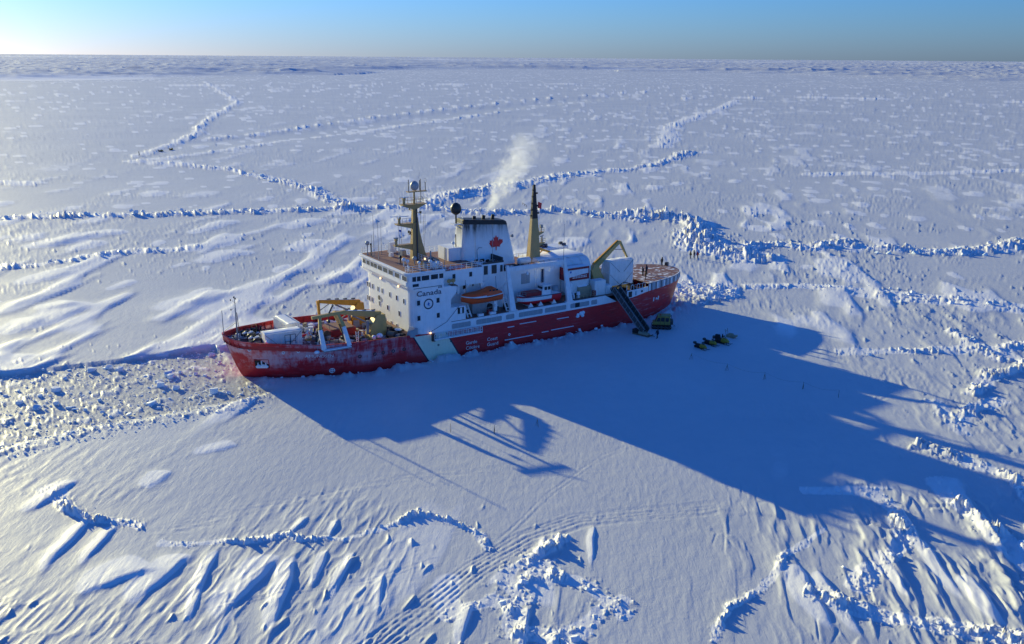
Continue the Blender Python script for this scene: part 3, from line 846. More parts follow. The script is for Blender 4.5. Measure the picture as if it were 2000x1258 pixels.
def make_hull():
    mb = MB()
    NZ = 9
    for sg in (1, -1):
        rings = []
        for r_ in SD:
            zs = [-3.5, -2.2] + list(np.linspace(-1.0, r_[4], NZ))
            rings.append([(hull_pt(r_, z)[0], sg * hull_pt(r_, z)[1], z) for z in zs])
        mb.loft(rings, 0, True, closed=False, caps=False)
    hull = mb.build('hull', 'hull_red', ship)
    # bulwark inner face and cap rail, forward of the superstructure
    fw = [r_ for r_ in SD if r_[0] > 20.2]
    for sg, nm in ((1, 'bulwark'), (-1, 'bulwark')):
        b = MB(); rings = []
        for r_ in fw:
            y = r_[1]; i = max(y - 0.22, 0.0); s_in = r_[0] - (0.22 if y < 5 else 0.05)
            rings.append([(r_[0], sg * (y + 0.02), r_[4] + 0.003), (r_[0], sg * (y + 0.02), r_[4] + 0.06), (s_in, sg * i, r_[4] + 0.06), (s_in, sg * i, r_[4] - 1.15)])
        b.loft(rings, 0, False, closed=False, caps=False).build(nm, 'red_paint', ship)
        # stays inside the bulwark
        st = MB()
        for r_ in fw[2::2]:
            y = r_[1] - 0.24
            if y < 1: continue
            st.hexa([(r_[0] - .04, sg * y, r_[4] - 1.1), (r_[0] + .04, sg * y, r_[4] - 1.1), (r_[0] + .04, sg * (y - .5), r_[4] - 1.1), (r_[0] - .04, sg * (y - .5), r_[4] - 1.1),
                     (r_[0] - .04, sg * y, r_[4] - .08), (r_[0] + .04, sg * y, r_[4] - .08), (r_[0] + .04, sg * (y - .1), r_[4] - .08), (r_[0] - .04, sg * (y - .1), r_[4] - .08)])
        so = st.build('bulwark_stays', 'red_paint', ship); so['kind'] = 'stuff'
    # decks
    d = MB(); rings = [[(r_[0] - .1, -max(r_[1] - .2, .01), r_[4] - 1.1), (r_[0] - .1, max(r_[1] - .2, .01), r_[4] - 1.1)] for r_ in fw]
    d.loft(rings, 0, False, closed=False, caps=False).build('fore_deck', 'fore_deck', ship)
    d = MB(); md = [r_ for r_ in SD if -33.5 < r_[0] < 21]
    d.loft([[(r_[0], -r_[1] + .02, r_[4] - .02), (r_[0], r_[1] - .02, r_[4] - .02)] for r_ in md], 0, False, closed=False, caps=False).build('main_deck', 'deck_brown', ship)
    return hull
make_hull()
def hull_patch(poly_rows, mat, name, off=0.02, parent=None):
    """thin sheet following the plating: rows of (s, z) points, equal length"""
    mb = MB()
    mb.loft([[(s, hull_y(s, z) + off, z) for s, z in row] for row in poly_rows], 0, True, closed=False, caps=False)
    return mb.build(name, mat, parent or ship)
def diag(zt, zb, st0, st1, sb0, sb1, mat, name, off):
    rows = []
    for j in range(9):
        k = j / 8; z = zt + (zb - zt) * k
        a, b_ = st0 + (sb0 - st0) * k, st1 + (sb1 - st1) * k
        rows.append([(a + (b_ - a) * i / 8, z) for i in range(9)])
    return hull_patch(rows, mat, name, off)
diag(4.45, -0.8, 19.75, 13.75, 16.6, 10.75, 'cream_stripe', 'diagonal_stripe', 0.02)
diag(4.45, -0.8, 20.0, 19.75, 16.85, 16.6, 'navy', 'stripe_border', 0.022)
diag(4.45, -0.8, 13.75, 13.5, 10.75, 10.5, 'navy', 'stripe_border', 0.022)

# lettering --------------------------------------------------------
def text_mesh(body, size, name, bold=0.0, shear=0.0, sx=1.0):
    cu = bpy.data.curves.new(name, 'FONT')
    cu.body = body; cu.size = size; cu.extrude = 0.01; cu.offset = bold; cu.shear = shear; cu.resolution_u = 3
    ob = bpy.data.objects.new(name, cu); COL.objects.link(ob)
    dg = bpy.context.evaluated_depsgraph_get()
    me = bpy.data.meshes.new_from_object(ob.evaluated_get(dg))
    bpy.data.objects.remove(ob); bpy.data.curves.remove(cu)
    if sx != 1.0:
        for v in me.vertices: v.co.x *= sx
    return me
def lettering(body, cap, width, mat, name, s_start, z_base, t, parent, label=None, curve=False, slope=0.0, bold=0.0):
    """letters standing on the port side: reading direction runs aft (-s)"""
    me = text_mesh(body, cap / 0.70, name, bold)
    xs = [v.co.x for v in me.vertices]; k = width / (max(xs) - min(xs)); x0 = min(xs)
    for v in me.vertices:
        x, y, z = (v.co.x - x0) * k, v.co.y, v.co.z
        s = s_start - x; zz = z_base + y + slope * x
        tt = (hull_y(s, zz) + 0.03 + z) if curve else t + z
        v.co = (s, tt, zz)
    me.materials.clear(); me.materials.append(MATS[mat])
    bm = bmesh.new(); bm.from_mesh(me); bmesh.ops.recalc_face_normals(bm, faces=bm.faces[:]); bm.to_mesh(me); bm.free()
    return inst(name, me, parent)
lettering('Garde', .62, 2.25, 'white_gear', 'lettering', 9.65, 1.45, 9.8, ship)
lettering('Côtière', .62, 2.75, 'white_gear', 'lettering', 9.65, .50, 9.8, ship)
lettering('Coast', .62, 2.2, 'white_gear', 'lettering', 5.3, 1.40, 9.8, ship)
lettering('Guard', .62, 2.3, 'white_gear', 'lettering', 5.3, .45, 9.8, ship)
lettering('AMUNDSEN', .52, 4.3, 'white_gear', 'lettering', 38.2, 3.35, 9, ship, curve=True, slope=-0.06)
# maple leaf outline (11 points, mirrored), unit height
LEAF = [(0,1.0),(.085,.83),(.19,.885),(.145,.60),(.295,.745),(.335,.665),(.485,.69),(.44,.545),(.52,.50),(.28,.31),(.315,.215),(.045,.255),(.03,0.0)]
def leaf_mesh(h, th=0.02):
    half = [(x * h, y * h) for x, y in LEAF]
    out = half + [(-x, y) for x, y in half[::-1] if x > 0]
    bm = bmesh.new()
    a = [bm.verts.new((x, 0, y)) for x, y in out]
    f = bm.faces.new(a)
    bmesh.ops.triangulate(bm, faces=[f])
    ex = bmesh.ops.extrude_face_region(bm, geom=bm.faces[:])
    for v in [g for g in ex['geom'] if isinstance(g, bmesh.types.BMVert)]: v.co.y += th
    bmesh.ops.recalc_face_normals(bm, faces=bm.faces[:])
    me = bpy.data.meshes.new('maple_leaf'); bm.to_mesh(me); bm.free()
    return me
# flag marking aft: bar, leaf, bar
def flag_marks():
    for s0 in (-34.9, -36.5):
        mb = MB()
        mb.loft([[(s0 - .38 * i, hull_y(s0 - .38 * i, z) + .03, z) for z in (2.85, 3.25, 3.7)] for i in range(2)], 0, False, closed=False, caps=False).build('flag_bar', 'white_gear', ship)
    me = leaf_mesh(.62, .04); me.materials.append(MATS['white_gear'])
    o = inst('maple_leaf', me, ship, (-35.95, hull_y(-35.95, 3.2) + .0, 2.95), (R(-6), 0, R(-11)))
flag_marks()
# bow thruster mark: ring and cross
def ring_mesh(r0, r1, th, n=24):
    mb = MB(); rings = []
    for a in range(n):
        c, s_ = math.cos(2 * math.pi * a / n), math.sin(2 * math.pi * a / n)
        rings.append([(r0 * c, 0, r0 * s_), (r1 * c, 0, r1 * s_), (r1 * c, th, r1 * s_), (r0 * c, th, r0 * s_)])
    mb.loft(rings + [rings[0]], 0, False, True, False)
    return mb
tm = ring_mesh(.34, .48, .05)
tm.box(-.4, .4, 0, .05, -.08, .08); tm.box(-.08, .08, 0.004, .054, -.4, .4)
tm.build('thruster_mark', 'white_gear', ship, (33.9, hull_y(33.9, .55) - .02, .55), (R(-16), 0, R(-16)))
# hull fittings: scupper stains, fairleads, ledges carrying snow
for s, z in ((46.0, 5.0), (41.3, 4.4), (39.2, 4.55)):
    ring_mesh(.14, .26, .12, 10).build('fairlead', 'white_gear', ship, (s, hull_y(s, z) - .04, z), (0, 0, R(-28)))
for s in (29.5, 26.9, 25.4, 23.6, 21.6):
    ring_mesh(.18, .30, .1, 12).build('porthole', 'dark_steel', ship, (s, hull_y(s, 2.6) - .03, 2.6), (R(-6), 0, R(-3)))
for s0, s1, z in ((1.6, -4.5, .95), (-6.5, -8.0, 1.15), (-8.6, -13.8, 1.25), (-9.9, -12.6, 3.2), (-1.6, -5.2, 3.5), (1.0, -.4, 3.25)):
    mb = MB(); mb.loft([[(s, hull_y(s, z) - .05, z), (s, hull_y(s, z) + .16, z), (s, hull_y(s, z) + .16, z + .07), (s, hull_y(s, z) - .05, z + .13)] for s in np.linspace(s0, s1, 5)], 0)
    mb.build('rubbing_ledge', 'fresh_snow', ship)
# snow clump stuck on the side
random.seed(4)
mb = MB()
for i in range(9):
    mb.sphere((-14.4 - random.random() * 1.7, 9.78, 3.0 + random.random() * .75), .28 + .22 * random.random(), 8, 5, 0, (1, .5, .8))
mb.build('snow_clump', 'fresh_snow', ship)
# overboard discharge round
ring_mesh(.12, .24, .08, 10).build('scupper', 'white_gear', ship, (.6, 9.73, 1.9))
for s, z in ((15.1, 2.3), (12.6, 2.6)): ring_mesh(.08, .2, .06, 10).build('scupper', 'dark_steel', ship, (s, 9.72, z))

# anchor pocket, port bow
def anchor_pocket():
    sc_, zc = 44.1, 2.35
    y = hull_y(sc_, zc)
    root = empty('anchor_pocket', (sc_, y, zc), 0); root.parent = ship; root.rotation_euler = (R(-20), 0, R(-30))
    fr = MB()
    fr.box(-1.2, 1.2, -.3, .12, .78, .9); fr.box(-1.2, 1.2, -.3, .12, -.9, -.78); fr.box(-1.2, -1.08, -.3, .12, -.775, .775); fr.box(1.08, 1.2, -.3, .12, -.775, .775)
    fr.build('pocket_frame', 'red_paint', root)
    MB().box(-1.07, 1.07, -.3, .05, -.77, .77).build('recess_shade_panel', 'black', root)  # black panel paints the shade of a recess; the plating isn't cut
    a = MB()
    a.bar((0, .14, -.3), (0, .14, .6), .16); a.bar((-.85, .16, -.55), (.85, .16, -.55), .3, .34); a.bar((-.75, .16, -.5), (-.6, .16, .25), .34, .2, .12, .1); a.bar((.7, .16, -.5), (.55, .16, .3), .34, .2, .12, .1)
    for i in range(7): a.sphere((-.8 + .27 * i, .17, -.5 + .12 * (i % 3)), .22, 7, 5)
    a.build('anchor', 'ice', root)
anchor_pocket()

# windows ----------------------------------------------------------
WIN = {}
def window(s, t, z, w, h, face, parent=None, pane='glass', frame='white_paint', name='window', fw=.07):
    """frame with a recessed pane; face: port, stbd or front"""
    key = (w, h, pane, frame, fw)
    if key not in WIN:
        f = MB()
        f.box(-w/2-fw, w/2+fw, -.02, .06, h/2, h/2+fw); f.box(-w/2-fw, w/2+fw, -.02, .06, -h/2-fw, -h/2)
        f.box(-w/2-fw, -w/2, -.02, .06, -h/2, h/2); f.box(w/2, w/2+fw, -.02, .06, -h/2, h/2)
        p = MB().box(-w/2, w/2, -.02, .015, -h/2, h/2)
        WIN[key] = (f.mesh('window', frame), p.mesh('pane', pane))
    fm, pm = WIN[key]
    rz = {'port': 0, 'stbd': math.pi, 'front': -math.pi / 2, 'aft': math.pi / 2}[face]
    o = inst(name, fm, parent or ship, (s, t, z), (0, 0, rz))
    inst('pane', pm, o)
    return o
def railing(name, pts, parent, h=1.05, step=1.5, rails=3, r=.03, mat='white_gear'):
    """posts and rails along a polyline at deck height"""
    mb = MB()
    for a, b_ in zip(pts[:-1], pts[1:]):
        a, b_ = Vector(a), Vector(b_)
        n = max(1, int((b_ - a).length / step))
        for i in range(n + 1):
            p = a.lerp(b_, i / n); mb.bar(p, p + Vector((0, 0, h)), r * 1.7)
        for k in range(rails):
            z = Vector((0, 0, h * (k + 1) / rails)); mb.bar(a + z, b_ + z, r * 1.6)
    return mb.build(name, mat, parent)

# side strake with openings, port and starboard (encloses the side passage)
def strake():
    for sg in (1, -1):
        mb = MB()
        s0, s1 = 12.6, -24.0
        zt = lambda s: 6.0 + .006 * (9 - s)
        n = 14
        for i in range(n):
            a, b_ = s0 + (s1 - s0) * i / n, s0 + (s1 - s0) * (i + 1) / n
            za, zb = sheer(a), sheer(b_)
            if i == n - 1: zt1 = 4.75
            else: zt1 = zt(b_)
            mb.hexa([(a, sg * 9.5, za), (b_, sg * 9.5, zb), (b_, sg * 9.74, zb), (a, sg * 9.74, za), (a, sg * 9.5, zt(a)), (b_, sg * 9.5, zt1), (b_, sg * 9.74, zt1), (a, sg * 9.74, zt(a))])
        mb.build('side_strake', 'white_paint', ship)
    # framed openings with panelled screens
    for s0, s1 in ((12.45, 8.65), (7.55, 2.2), (1.35, -.45), (-1.4, -6.65), (-7.15, -12.0), (-12.95, -17.4), (-17.85, -19.3)):
        zc = 5.2 + .004 * (9 - s0); w = s0 - s1; h = .92
        o = empty('side_opening', ((s0 + s1) / 2, 9.74, zc)); o.parent = ship
        f = MB(); fo = rounded(-w/2-.08, w/2+.08, -h/2-.08, h/2+.08, .28, 4); fi = rounded(-w/2, w/2, -h/2, h/2, .24, 4)
        rings = [[(x, 0, z) for x, z in fo], [(x, .05, z) for x, z in fo], [(x, .05, z) for x, z in fi], [(x, .0, z) for x, z in fi]]
        f.loft(rings, 0, False, True, False).build('opening_frame', 'white_paint', o)
        n = max(1, round(w / 1.1)); 
        for i in range(n):
            a = -w/2 + w * i / n; b_ = -w/2 + w * (i + 1) / n
            if s0 == -12.95 and i == 2:
                MB().box(a + .02, b_ - .02, .002, .012, -h/2 + .02, h/2 - .02).build('dark_gap', 'black', o); continue
            MB().box(a + .015, b_ - .015, .002, .022, -h/2 + .02, h/2 - .02).build('screen_panel', 'panel_grey', o)
    # boat deck
    MB().box(-24, 12.55, -9.49, 9.49, 5.95, 6.1).build('boat_deck', 'deck_brown', ship)
    for s, w in ((6.4, 1.1), (3.9, 1.2)):
        MB().box(s - w/2, s + w/2, 9.05, 9.6, 6.11, 6.55).build('deck_box', 'white_gear', ship)
strake()

# main superstructure block, rounded forward corners
def superstructure():
    out = rounded(12.5, 19.7, -9.72, 9.72, 1.9, 6, (1, 0, 0, 1))
    MB().prism(out, 'z', 4.3, 12.45).build('superstructure', 'white_paint', ship)
    # side wing plates sweeping aft at bridge-deck height
    for sg in (1, -1):
        wp = [(12.5, 7.0), (12.5, 10.0), (12.15, 10.5), (11.7, 10.8), (11.4, 11.3), (11.35, 12.25), (12.5, 12.35)]
        MB().prism(wp, 'y', *sorted((sg * 9.45, sg * 9.70))).build('wing_plate', 'white_paint', ship)
    MB().box(11.0, 12.499, -9.4, 9.4, 12.1, 12.3).build('bridge_deck_aft', 'deck_brown', ship)
    # small side house behind the wing plate
    sh = MB().box(9.6, 12.49, 7.3, 9.68, 6.11, 8.55).build('side_house', 'white_paint', ship)
    MB().box(9.95, 11.2, 9.69, 9.72, 7.25, 8.35).build('doorway', 'black', sh)
    MB().box(10.35, 10.75, 9.70, 9.76, 7.3, 8.3).build('door_gear', 'white_gear', sh)
    # wheelhouse
    wh = empty('wheelhouse'); wh.parent = ship
    o1 = rounded(13.9, 20.55, -9.70, 9.70, .9, 4, (1, 0, 0, 1)); o0 = rounded(13.9, 20.1, -9.70, 9.70, .9, 4, (1, 0, 0, 1))
    m = MB(); m.loft([[(x, y, 12.451) for x, y in o0], [(x, y, 13.2) for x, y in o1], [(x, y, 15.0) for x, y in o1]], 0)
    m.build('wheelhouse_wall', 'white_paint', wh)
    o2 = rounded(13.7, 20.95, -9.95, 9.95, 1.0, 4, (1, 0, 0, 1)); o3 = rounded(13.7, 20.75, -9.75, 9.75, .9, 4, (1, 0, 0, 1))
    m = MB(); m.loft([[(x, y, 15.001) for x, y in o3], [(x, y, 15.25) for x, y in o2], [(x, y, 15.5) for x, y in o2], [(x, y, 15.53) for x, y in o3]], 0)
    m.build('wheelhouse_roof', 'white_paint', wh)
    MB().prism(rounded(13.9, 20.5, -9.5, 9.5, .8, 4, (1, 0, 0, 1)), 'z', 15.532, 15.56).build('roof_deck', 'deck_brown', wh)
    for t in (8.45, 5.65, 3.2, 1.05, -1.1, -2.95, -4.35, -6.05, -7.8): window(20.56, t, 14.42, 1.75 if t > -2 else 1.35, .78, 'front', wh)
    for s, w in ((19.45, .72), (18.6, .72), (17.35, 1.45), (15.65, 1.35), (14.35, .8)): window(s, 9.70, 14.42, w, .82, 'port', wh)
    for s, w in ((19.45, .72), (17.35, 1.45), (15.65, 1.35)): window(s, -9.70, 14.42, w, .82, 'stbd', wh)
    window(20.36, 8.5, 13.12, 1.0, .42, 'front', wh); window(20.36, 7.5, 13.1, .2, .5, 'front', wh)
    window(19.2, 9.70, 13.35, 1.15, .5, 'port', wh)
    MB().box(14.2, 19.6, 9.70, 9.75, 12.72, 12.80).build('rubbing_strip', 'dark_steel', wh)
    # ledge under the windows at the starboard wing
    MB().bar((20.4, -9.9, 13.0), (20.4, -5.0, 12.6), .1, .3).build('wing_ledge', 'white_paint', wh)
    # front windows of the block
    for t in (-8.6, -7.8, -6.4, -4.1, -2.4, .7, 3.4, 6.2): window(19.7, t, 9.9, .55, .85, 'front')
    for t in (-8.7, -8.0, -6.8, -3.7, -.3, 4.3): window(19.7, t, 7.3, .55, .85, 'front')
    for t in (-1.6, 1.0, 3.2): window(19.7, t, 4.75, .5, .75, 'front')
    for s in (18.75, 15.05):
        window(s, 9.72, 10.25, .6, .85, 'port'); window(s, 9.72, 7.6, .6, .85, 'port')
    vt = ring_mesh(.0, .42, .08, 14).build('vent_cover', 'dark_steel', ship, (19.7, -3.8, 8.35), (0, 0, -math.pi / 2))
    ring_mesh(.05, .40, .05, 14).build('vent_cover', 'panel_grey', ship, (19.7, -3.0, 8.2), (0, 0, -math.pi / 2))
    # bridge wing cowl at the fore corner
    ck = MB(); ck.loft([[(20.6 - .0, 8.9, 4.2), (19.0, 9.72, 4.2), (19.0, 9.72, 5.9), (19.9, 8.4, 5.9)], [(20.9, 9.3, 4.5), (20.4, 9.8, 4.5), (20.4, 9.8, 5.4), (20.7, 9.3, 5.5)]], 0)
    ck.build('corner_cowl', 'panel_grey', ship)
    # bridge-deck lamps
    for s, t, z in ((20.42, -1.5, 12.45), (20.42, 5.6, 12.5), (14.2, 3.6, 16.2)):
        l = MB().sphere((0, 0, 0), .17, 8, 6).build('deck_lamp', 'lamp_glow', ship, (s, t, z))
        MB().box(-.3, -.1, -.12, .12, -.15, .15).build('lamp_housing', 'grey_steel', l)
    # letters and roundel on the side
    lettering('Canada', .88, 4.7, 'navy', 'lettering', 19.05, 11.35, 9.735, ship, bold=.012)
    for i, mt in enumerate(('navy', 'navy', 'navy')):
        MB().box(14.95 - .27 * i - .17, 14.95 - .27 * i, 9.72, 9.745, 12.38, 12.62).build('flag_symbol', mt, ship)
    rd = ring_mesh(.72, .92, .03, 28).build('roundel', 'navy', ship, (16.85, 9.715, 9.85))
    em = MB(); em.cyl((0, .0, 0), (0, .012, 0), .716, n=24, smooth=False); em.build('roundel_field', 'white_gear', rd)
    MB().add([(0, .02, .42), (.12, .02, .1), (.32, .02, -.02), (.1, .02, -.1), (.2, .02, -.44), (0, .02, -.22), (-.24, .02, -.4), (-.1, .02, -.05), (-.3, .02, .12), (-.07, .02, .14)], [tuple(range(10))]).build('roundel_figure', 'emblem_blue', rd)
superstructure()

def upper_works():
    # deckhouse behind the wheelhouse
    MB().prism(rounded(4.95, 13.89, -8.0, 8.0, .2, 2), 'z', 11.7, 14.6).build('upper_deckhouse', 'white_paint', ship)
    for s in (10.95, 7.6): window(s, 8.0, 13.55, .6, .85, 'port'); window(s, -8.0, 13.55, .6, .85, 'stbd')
    MB().box(4.1, 12.49, -6.2, 6.2, 6.11, 11.69).build('inner_house', 'white_paint', ship)
    for s, z, w in ((10.6, 10.6, .7), (7.9, 10.9, .55), (6.1, 11.2, .3), (11.6, 10.4, .8)): window(s, 6.2, z, w, .7, 'port')
    for s, h in ((9.9, 1.5), (5.0, 1.3)):   # boat falls heads
        MB().prism([(s - .45, 11.69), (s + .45, 11.69), (s + .14, 11.69 - h), (s - .14, 11.69 - h)], 'y', 7.2, 7.7).build('davit_head', 'white_gear', ship)
    # engine casing with large louvres
    cz = MB().prism(rounded(-.6, 4.09, -6.0, 6.0, .15, 2), 'z', 6.11, 14.4).build('engine_casing', 'white_paint', ship)
    for s, w, h in ((3.3, .85, 1.6), (1.55, 1.1, 1.6), (.0, .55, 1.25)): window(s, 6.0, 13.35, w, h, 'port', cz, pane='dark_steel', name='louvre')
    cb = MB(); cb.box(-.55, 4.0, 5.75, 5.95, 14.41, 14.75); cb.box(-.55, -.3, -5.9, 5.7, 14.41, 15.25); cb.build('coaming', 'dark_steel', cz)
    random.seed(8)
    for i in range(9):
        s, t = .2 + 3.4 * random.random(), 3.0 + 2.5 * random.random()
        MB().cbox((s, t, 14.41 + .2), (.5 + .5 * random.random(), .4, .4), 0, random.random(), .06).build('roof_machinery', random.choice(['dark_steel', 'ochre', 'grey_steel', 'black']), cz)
    # aft house
    ah = MB().prism(rounded(-10.2, -.61, -5.0, 5.0, .15, 2), 'z', 6.11, 12.4).build('aft_house', 'white_paint', ship)
    dr = MB(); dr.box(-6.9, -5.98, 5.0, 5.05, 9.55, 11.5); dr.box(-5.92, -5.0, 5.0, 5.05, 9.55, 11.5); dr.build('double_door', 'panel_grey', ah)
    for i in range(5): MB().box(-8.0 - .5 * i, -7.95 - .5 * i, 5.0, 5.06, 7.0, 12.3).build('wall_stiffener', 'white_gear', ah)
    MB().box(-10.15, -9.4, 5.0, 5.04, 8.0, 11.9).build('doorway', 'navy', ah)
    railing('roof_rail', [(-.7, 5.0, 12.4), (-10.1, 5.0, 12.4)], ah, 1.0, 1.1, 3, .035, 'dark_steel')
    MB().box(-10.1, -.7, -4.9, 4.9, 12.401, 12.44).build('roof_deck', 'deck_brown', ah)
    for i in range(12):
        s, t = -1.2 - 5.5 * random.random(), 2.2 + 2.4 * random.random()
        MB().cbox((s, t, 12.44 + .2), (.4 + .9 * random.random(), .35 + .4 * random.random(), .4), 0, random.random() * 3, .05).build('roof_machinery', random.choice(['dark_steel', 'black', 'navy', 'grey_steel', 'white_gear']), ah)
    tk = MB(); tk.cyl((-6.2, 2.4, 13.2), (-8.4, 2.4, 13.2), .72, n=14); tk.sphere((-6.2, 2.4, 13.2), .72, 12, 6, 0, (.4, 1, 1)); tk.sphere((-8.4, 2.4, 13.2), .72, 12, 6, 0, (.4, 1, 1))
    tk.box(-6.9, -6.6, 1.9, 2.9, 12.44, 12.7); tk.box(-8.1, -7.8, 1.9, 2.9, 12.44, 12.7)
    tk.build('deck_tank', 'white_gear', ship)
    railing('tank_rail', [(-5.8, 1.3, 12.44), (-8.8, 1.3, 12.44)], ship, 2.0, .8, 2, .03, 'ochre')
    # instrument house forward of the funnel
    ih = MB().prism(rounded(5.6, 8.1, -3.0, 1.2, .15, 2), 'z', 14.601, 16.95).build('instrument_house', 'white_paint', ship)
    pl = MB(); pl.tube([(6.9, .7, 16.95), (6.9, .7, 17.5)], .06); pl.sphere((6.9, .7, 17.75), .32, 10, 6); pl.build('searchlight', 'white_gear', ih)
    MB().cyl((6.1, .2, 16.95), (6.1, .2, 19.2), .09, n=6).build('antenna', 'black', ih)
    lad = MB(); lad.bar((8.15, -.4, 14.7), (8.15, -.4, 16.9), .05); lad.bar((8.15, .0, 14.7), (8.15, 0, 16.9), .05)
    for i in range(7): lad.bar((8.15, -.4, 14.9 + .3 * i), (8.15, 0, 14.9 + .3 * i), .03)
    lad.build('ladder', 'grey_steel', ih)
    # funnel
    def fr(z, s0, s1, t, r_): return [(x, y, z + (0.09 * (x - s0)) * k_) for x, y in rounded(s0, s1, -t, t, r_, 4)]
    k_ = 0
    rings = [fr(12.9, -5.9, 5.9, 1.95, .6), fr(16.0, -5.25, 5.6, 1.85, .6), fr(19.0, -4.5, 5.3, 1.75, .6)]
    k_ = 1.0
    rings += [fr(20.3, -4.2, 5.15, 1.7, .6)]
    fn = MB().loft(rings, 0, False).build('funnel', 'funnel_white', ship)
    cap = MB().loft([fr(20.301, -4.25, 5.2, 1.75, .65), fr(20.9, -4.0, 5.1, 1.72, .65), fr(21.15, -3.6, 4.9, 1.5, .6)], 0).build('funnel_cap', 'black', fn)
    for s in (-1.8, .2, 2.2): MB().cyl((s, 0, 21.2), (s - .15, 0, 22.15), .34, .32, 10).build('exhaust_pipe', 'black', fn)
    me = leaf_mesh(2.85, .02); me.materials.append(MATS['bright_red'])
    inst('maple_leaf', me, fn, (-1.45, 1.905, 15.75), (R(1.8), 0, 0))
    br = MB(); br.box(4.9, 6.7, -.8, .8, 21.0, 21.15); br.bar((5.0, 0, 20.2), (6.3, 0, 21.0), .18); br.build('dome_platform', 'white_gear', fn)
    railing('dome_rail', [(4.9, .8, 21.15), (5.3, .8, 21.15)], fn, .9, .4, 2, .03)
    railing('dome_rail', [(4.3, -.8, 21.3), (4.9, .8, 21.3)], fn, .9, .5, 2, .03)
    sd = MB(); sd.cyl((5.9, 0, 21.15), (5.9, 0, 22.9), .16, n=8); sd.loft([[(5.9 + r_ * math.cos(a), r_ * math.sin(a), z) for a in np.linspace(0, 2 * math.pi, 14, False)] for z, r_ in ((22.75, .35), (23.1, .82), (23.6, 1.0), (24.1, .98), (24.6, .72), (24.85, .35), (24.92, .05))], 0, True)
    sd.build('satellite_dome', 'dome_dark', fn)
    hl = MB(); hl.tube([(2.6, 1.95, 14.4), (2.7, 2.0, 16.3), (2.3, 2.1, 16.75), (1.7, 2.15, 16.6)], .05); hl.build('vent_pipe', 'grey_steel', fn)
    fl = MB(); fl.cyl((-5.1, 1.2, 18.0), (-5.5, 1.2, 18.0), .2, .34, 10); fl.build('horn', 'grey_steel', fn)
    # ship name board on the upper rail
    nb = MB().box(8.5, 12.1, 7.72, 7.78, 14.75, 15.4).build('name_board', 'red_paint', ship)
    lettering('AMUNDSEN', .40, 3.1, 'white_gear', 'lettering', 11.85, 14.88, 7.79, nb)
    railing('upper_rail', [(13.6, 7.85, 14.6), (5.1, 7.85, 14.6)], ship, 1.05, .95, 3, .032)
    railing('upper_rail', [(13.6, -7.85, 14.6), (5.1, -7.85, 14.6)], ship, 1.05, .95, 3, .032)
    MB().box(5.0, 13.8, -7.75, 7.75, 14.602, 14.63).build('upper_deck', 'deck_brown', ship)
    # monkey island rail and fittings
    o = rounded(14.0, 20.55, -9.6, 9.6, .9, 3, (1, 0, 0, 1)); pts = [(x, y, 15.56) for x, y in o]
    railing('monkey_island_rail', pts[5:] + pts[:5] if False else [p for p in pts], ship, 1.05, 1.25, 3, .032)
    def stand(s, t, h, top, mat='white_gear', name='instrument_stand'):
        m = MB(); m.cyl((s, t, 15.56), (s, t, 15.56 + h), .1, n=8); m.sphere((s, t, 15.56 + h + top * .6), top, 9, 6); m.build(name, mat, ship)
    stand(18.8, 4.6, .9, .38); stand(18.4, 5.3, .8, .33); stand(17.9, 1.6, .9, .26, 'black'); stand(17.2, 7.2, .8, .3); stand(20.0, 8.7, .7, .22); stand(15.6, 8.3, 1.0, .35); stand(14.6, 8.9, .8, .3); stand(16.5, 4.2, .8, .42, 'panel_grey')
    stand(20.1, -7.3, 1.9, .42, 'radome_grey'); stand(19.9, -6.2, 2.0, .2, 'black')
    for s, t, w_, d_, h_ in ((15.3, -7.2, 1.3, 1.0, 1.9), (14.9, -3.5, .9, .9, 1.0), (16.2, 7.4, .6, .6, 1.0), (14.7, 7.6, .8, .6, .9), (15.4, 5.6, .7, .9, .8), (14.4, 6.3, .6, .5, 1.2), (17.0, -4.0, .7, .7, .7)):
        MB().cbox((s, t, 15.56 + h_ / 2), (w_, d_, h_), 0, .1, .05).build('roof_locker', random.choice(['white_gear', 'grey_steel', 'white_gear', 'dark_steel']), ship)
    lad = MB()
    for q in (0, .55): lad.bar((15.0 + q, 9.2, 14.7), (15.0 + q, 9.2, 16.7), .05)
    for i in range(5): lad.bar((15.0, 9.2, 15.1 + .35 * i), (15.55, 9.2, 15.1 + .35 * i), .035)
    lad.build('ladder', 'white_gear', ship)
    for s, t, z0, h in ((20.2, -4.3, 15.5, 7.8), (20.3, -2.2, 15.5, 7.2), (17.6, -6.8, 15.5, 5.2), (20.1, -5.4, 15.5, 4.0), (12.6, 7.7, 14.6, 3.4), (6.4, 7.6, 14.6, 6.0), (1.6, 5.6, 14.4, 7.0), (13.4, -7.0, 14.6, 6.0), (-12.8, 7.5, 13.7, 6.8), (8.8, -7, 14.6, 7.5), (18.9, 3.0, 15.5, 3.2), (17.0, -.5, 15.5, 4.6)):
        MB().cyl((s, t, z0), (s, t, z0 + h), .05, .03, 6).build('whip_antenna', 'grey_steel', ship)
    MB().cyl((13.4, 4.2, 15.0), (13.4, 4.2, 17.6), .14, n=8).build('vent_post', 'radome_grey', ship)
    rl = MB(); rl.cyl((12.4, 2.6, 15.3), (12.4, 3.8, 15.3), .75, n=14); rl.cyl((12.4, 2.4, 15.3), (12.4, 2.55, 15.3), .95, n=14); rl.cyl((12.4, 3.85, 15.3), (12.4, 4.0, 15.3), .95, n=14); rl.build('cable_reel', 'tarp_tan', ship)
upper_works()

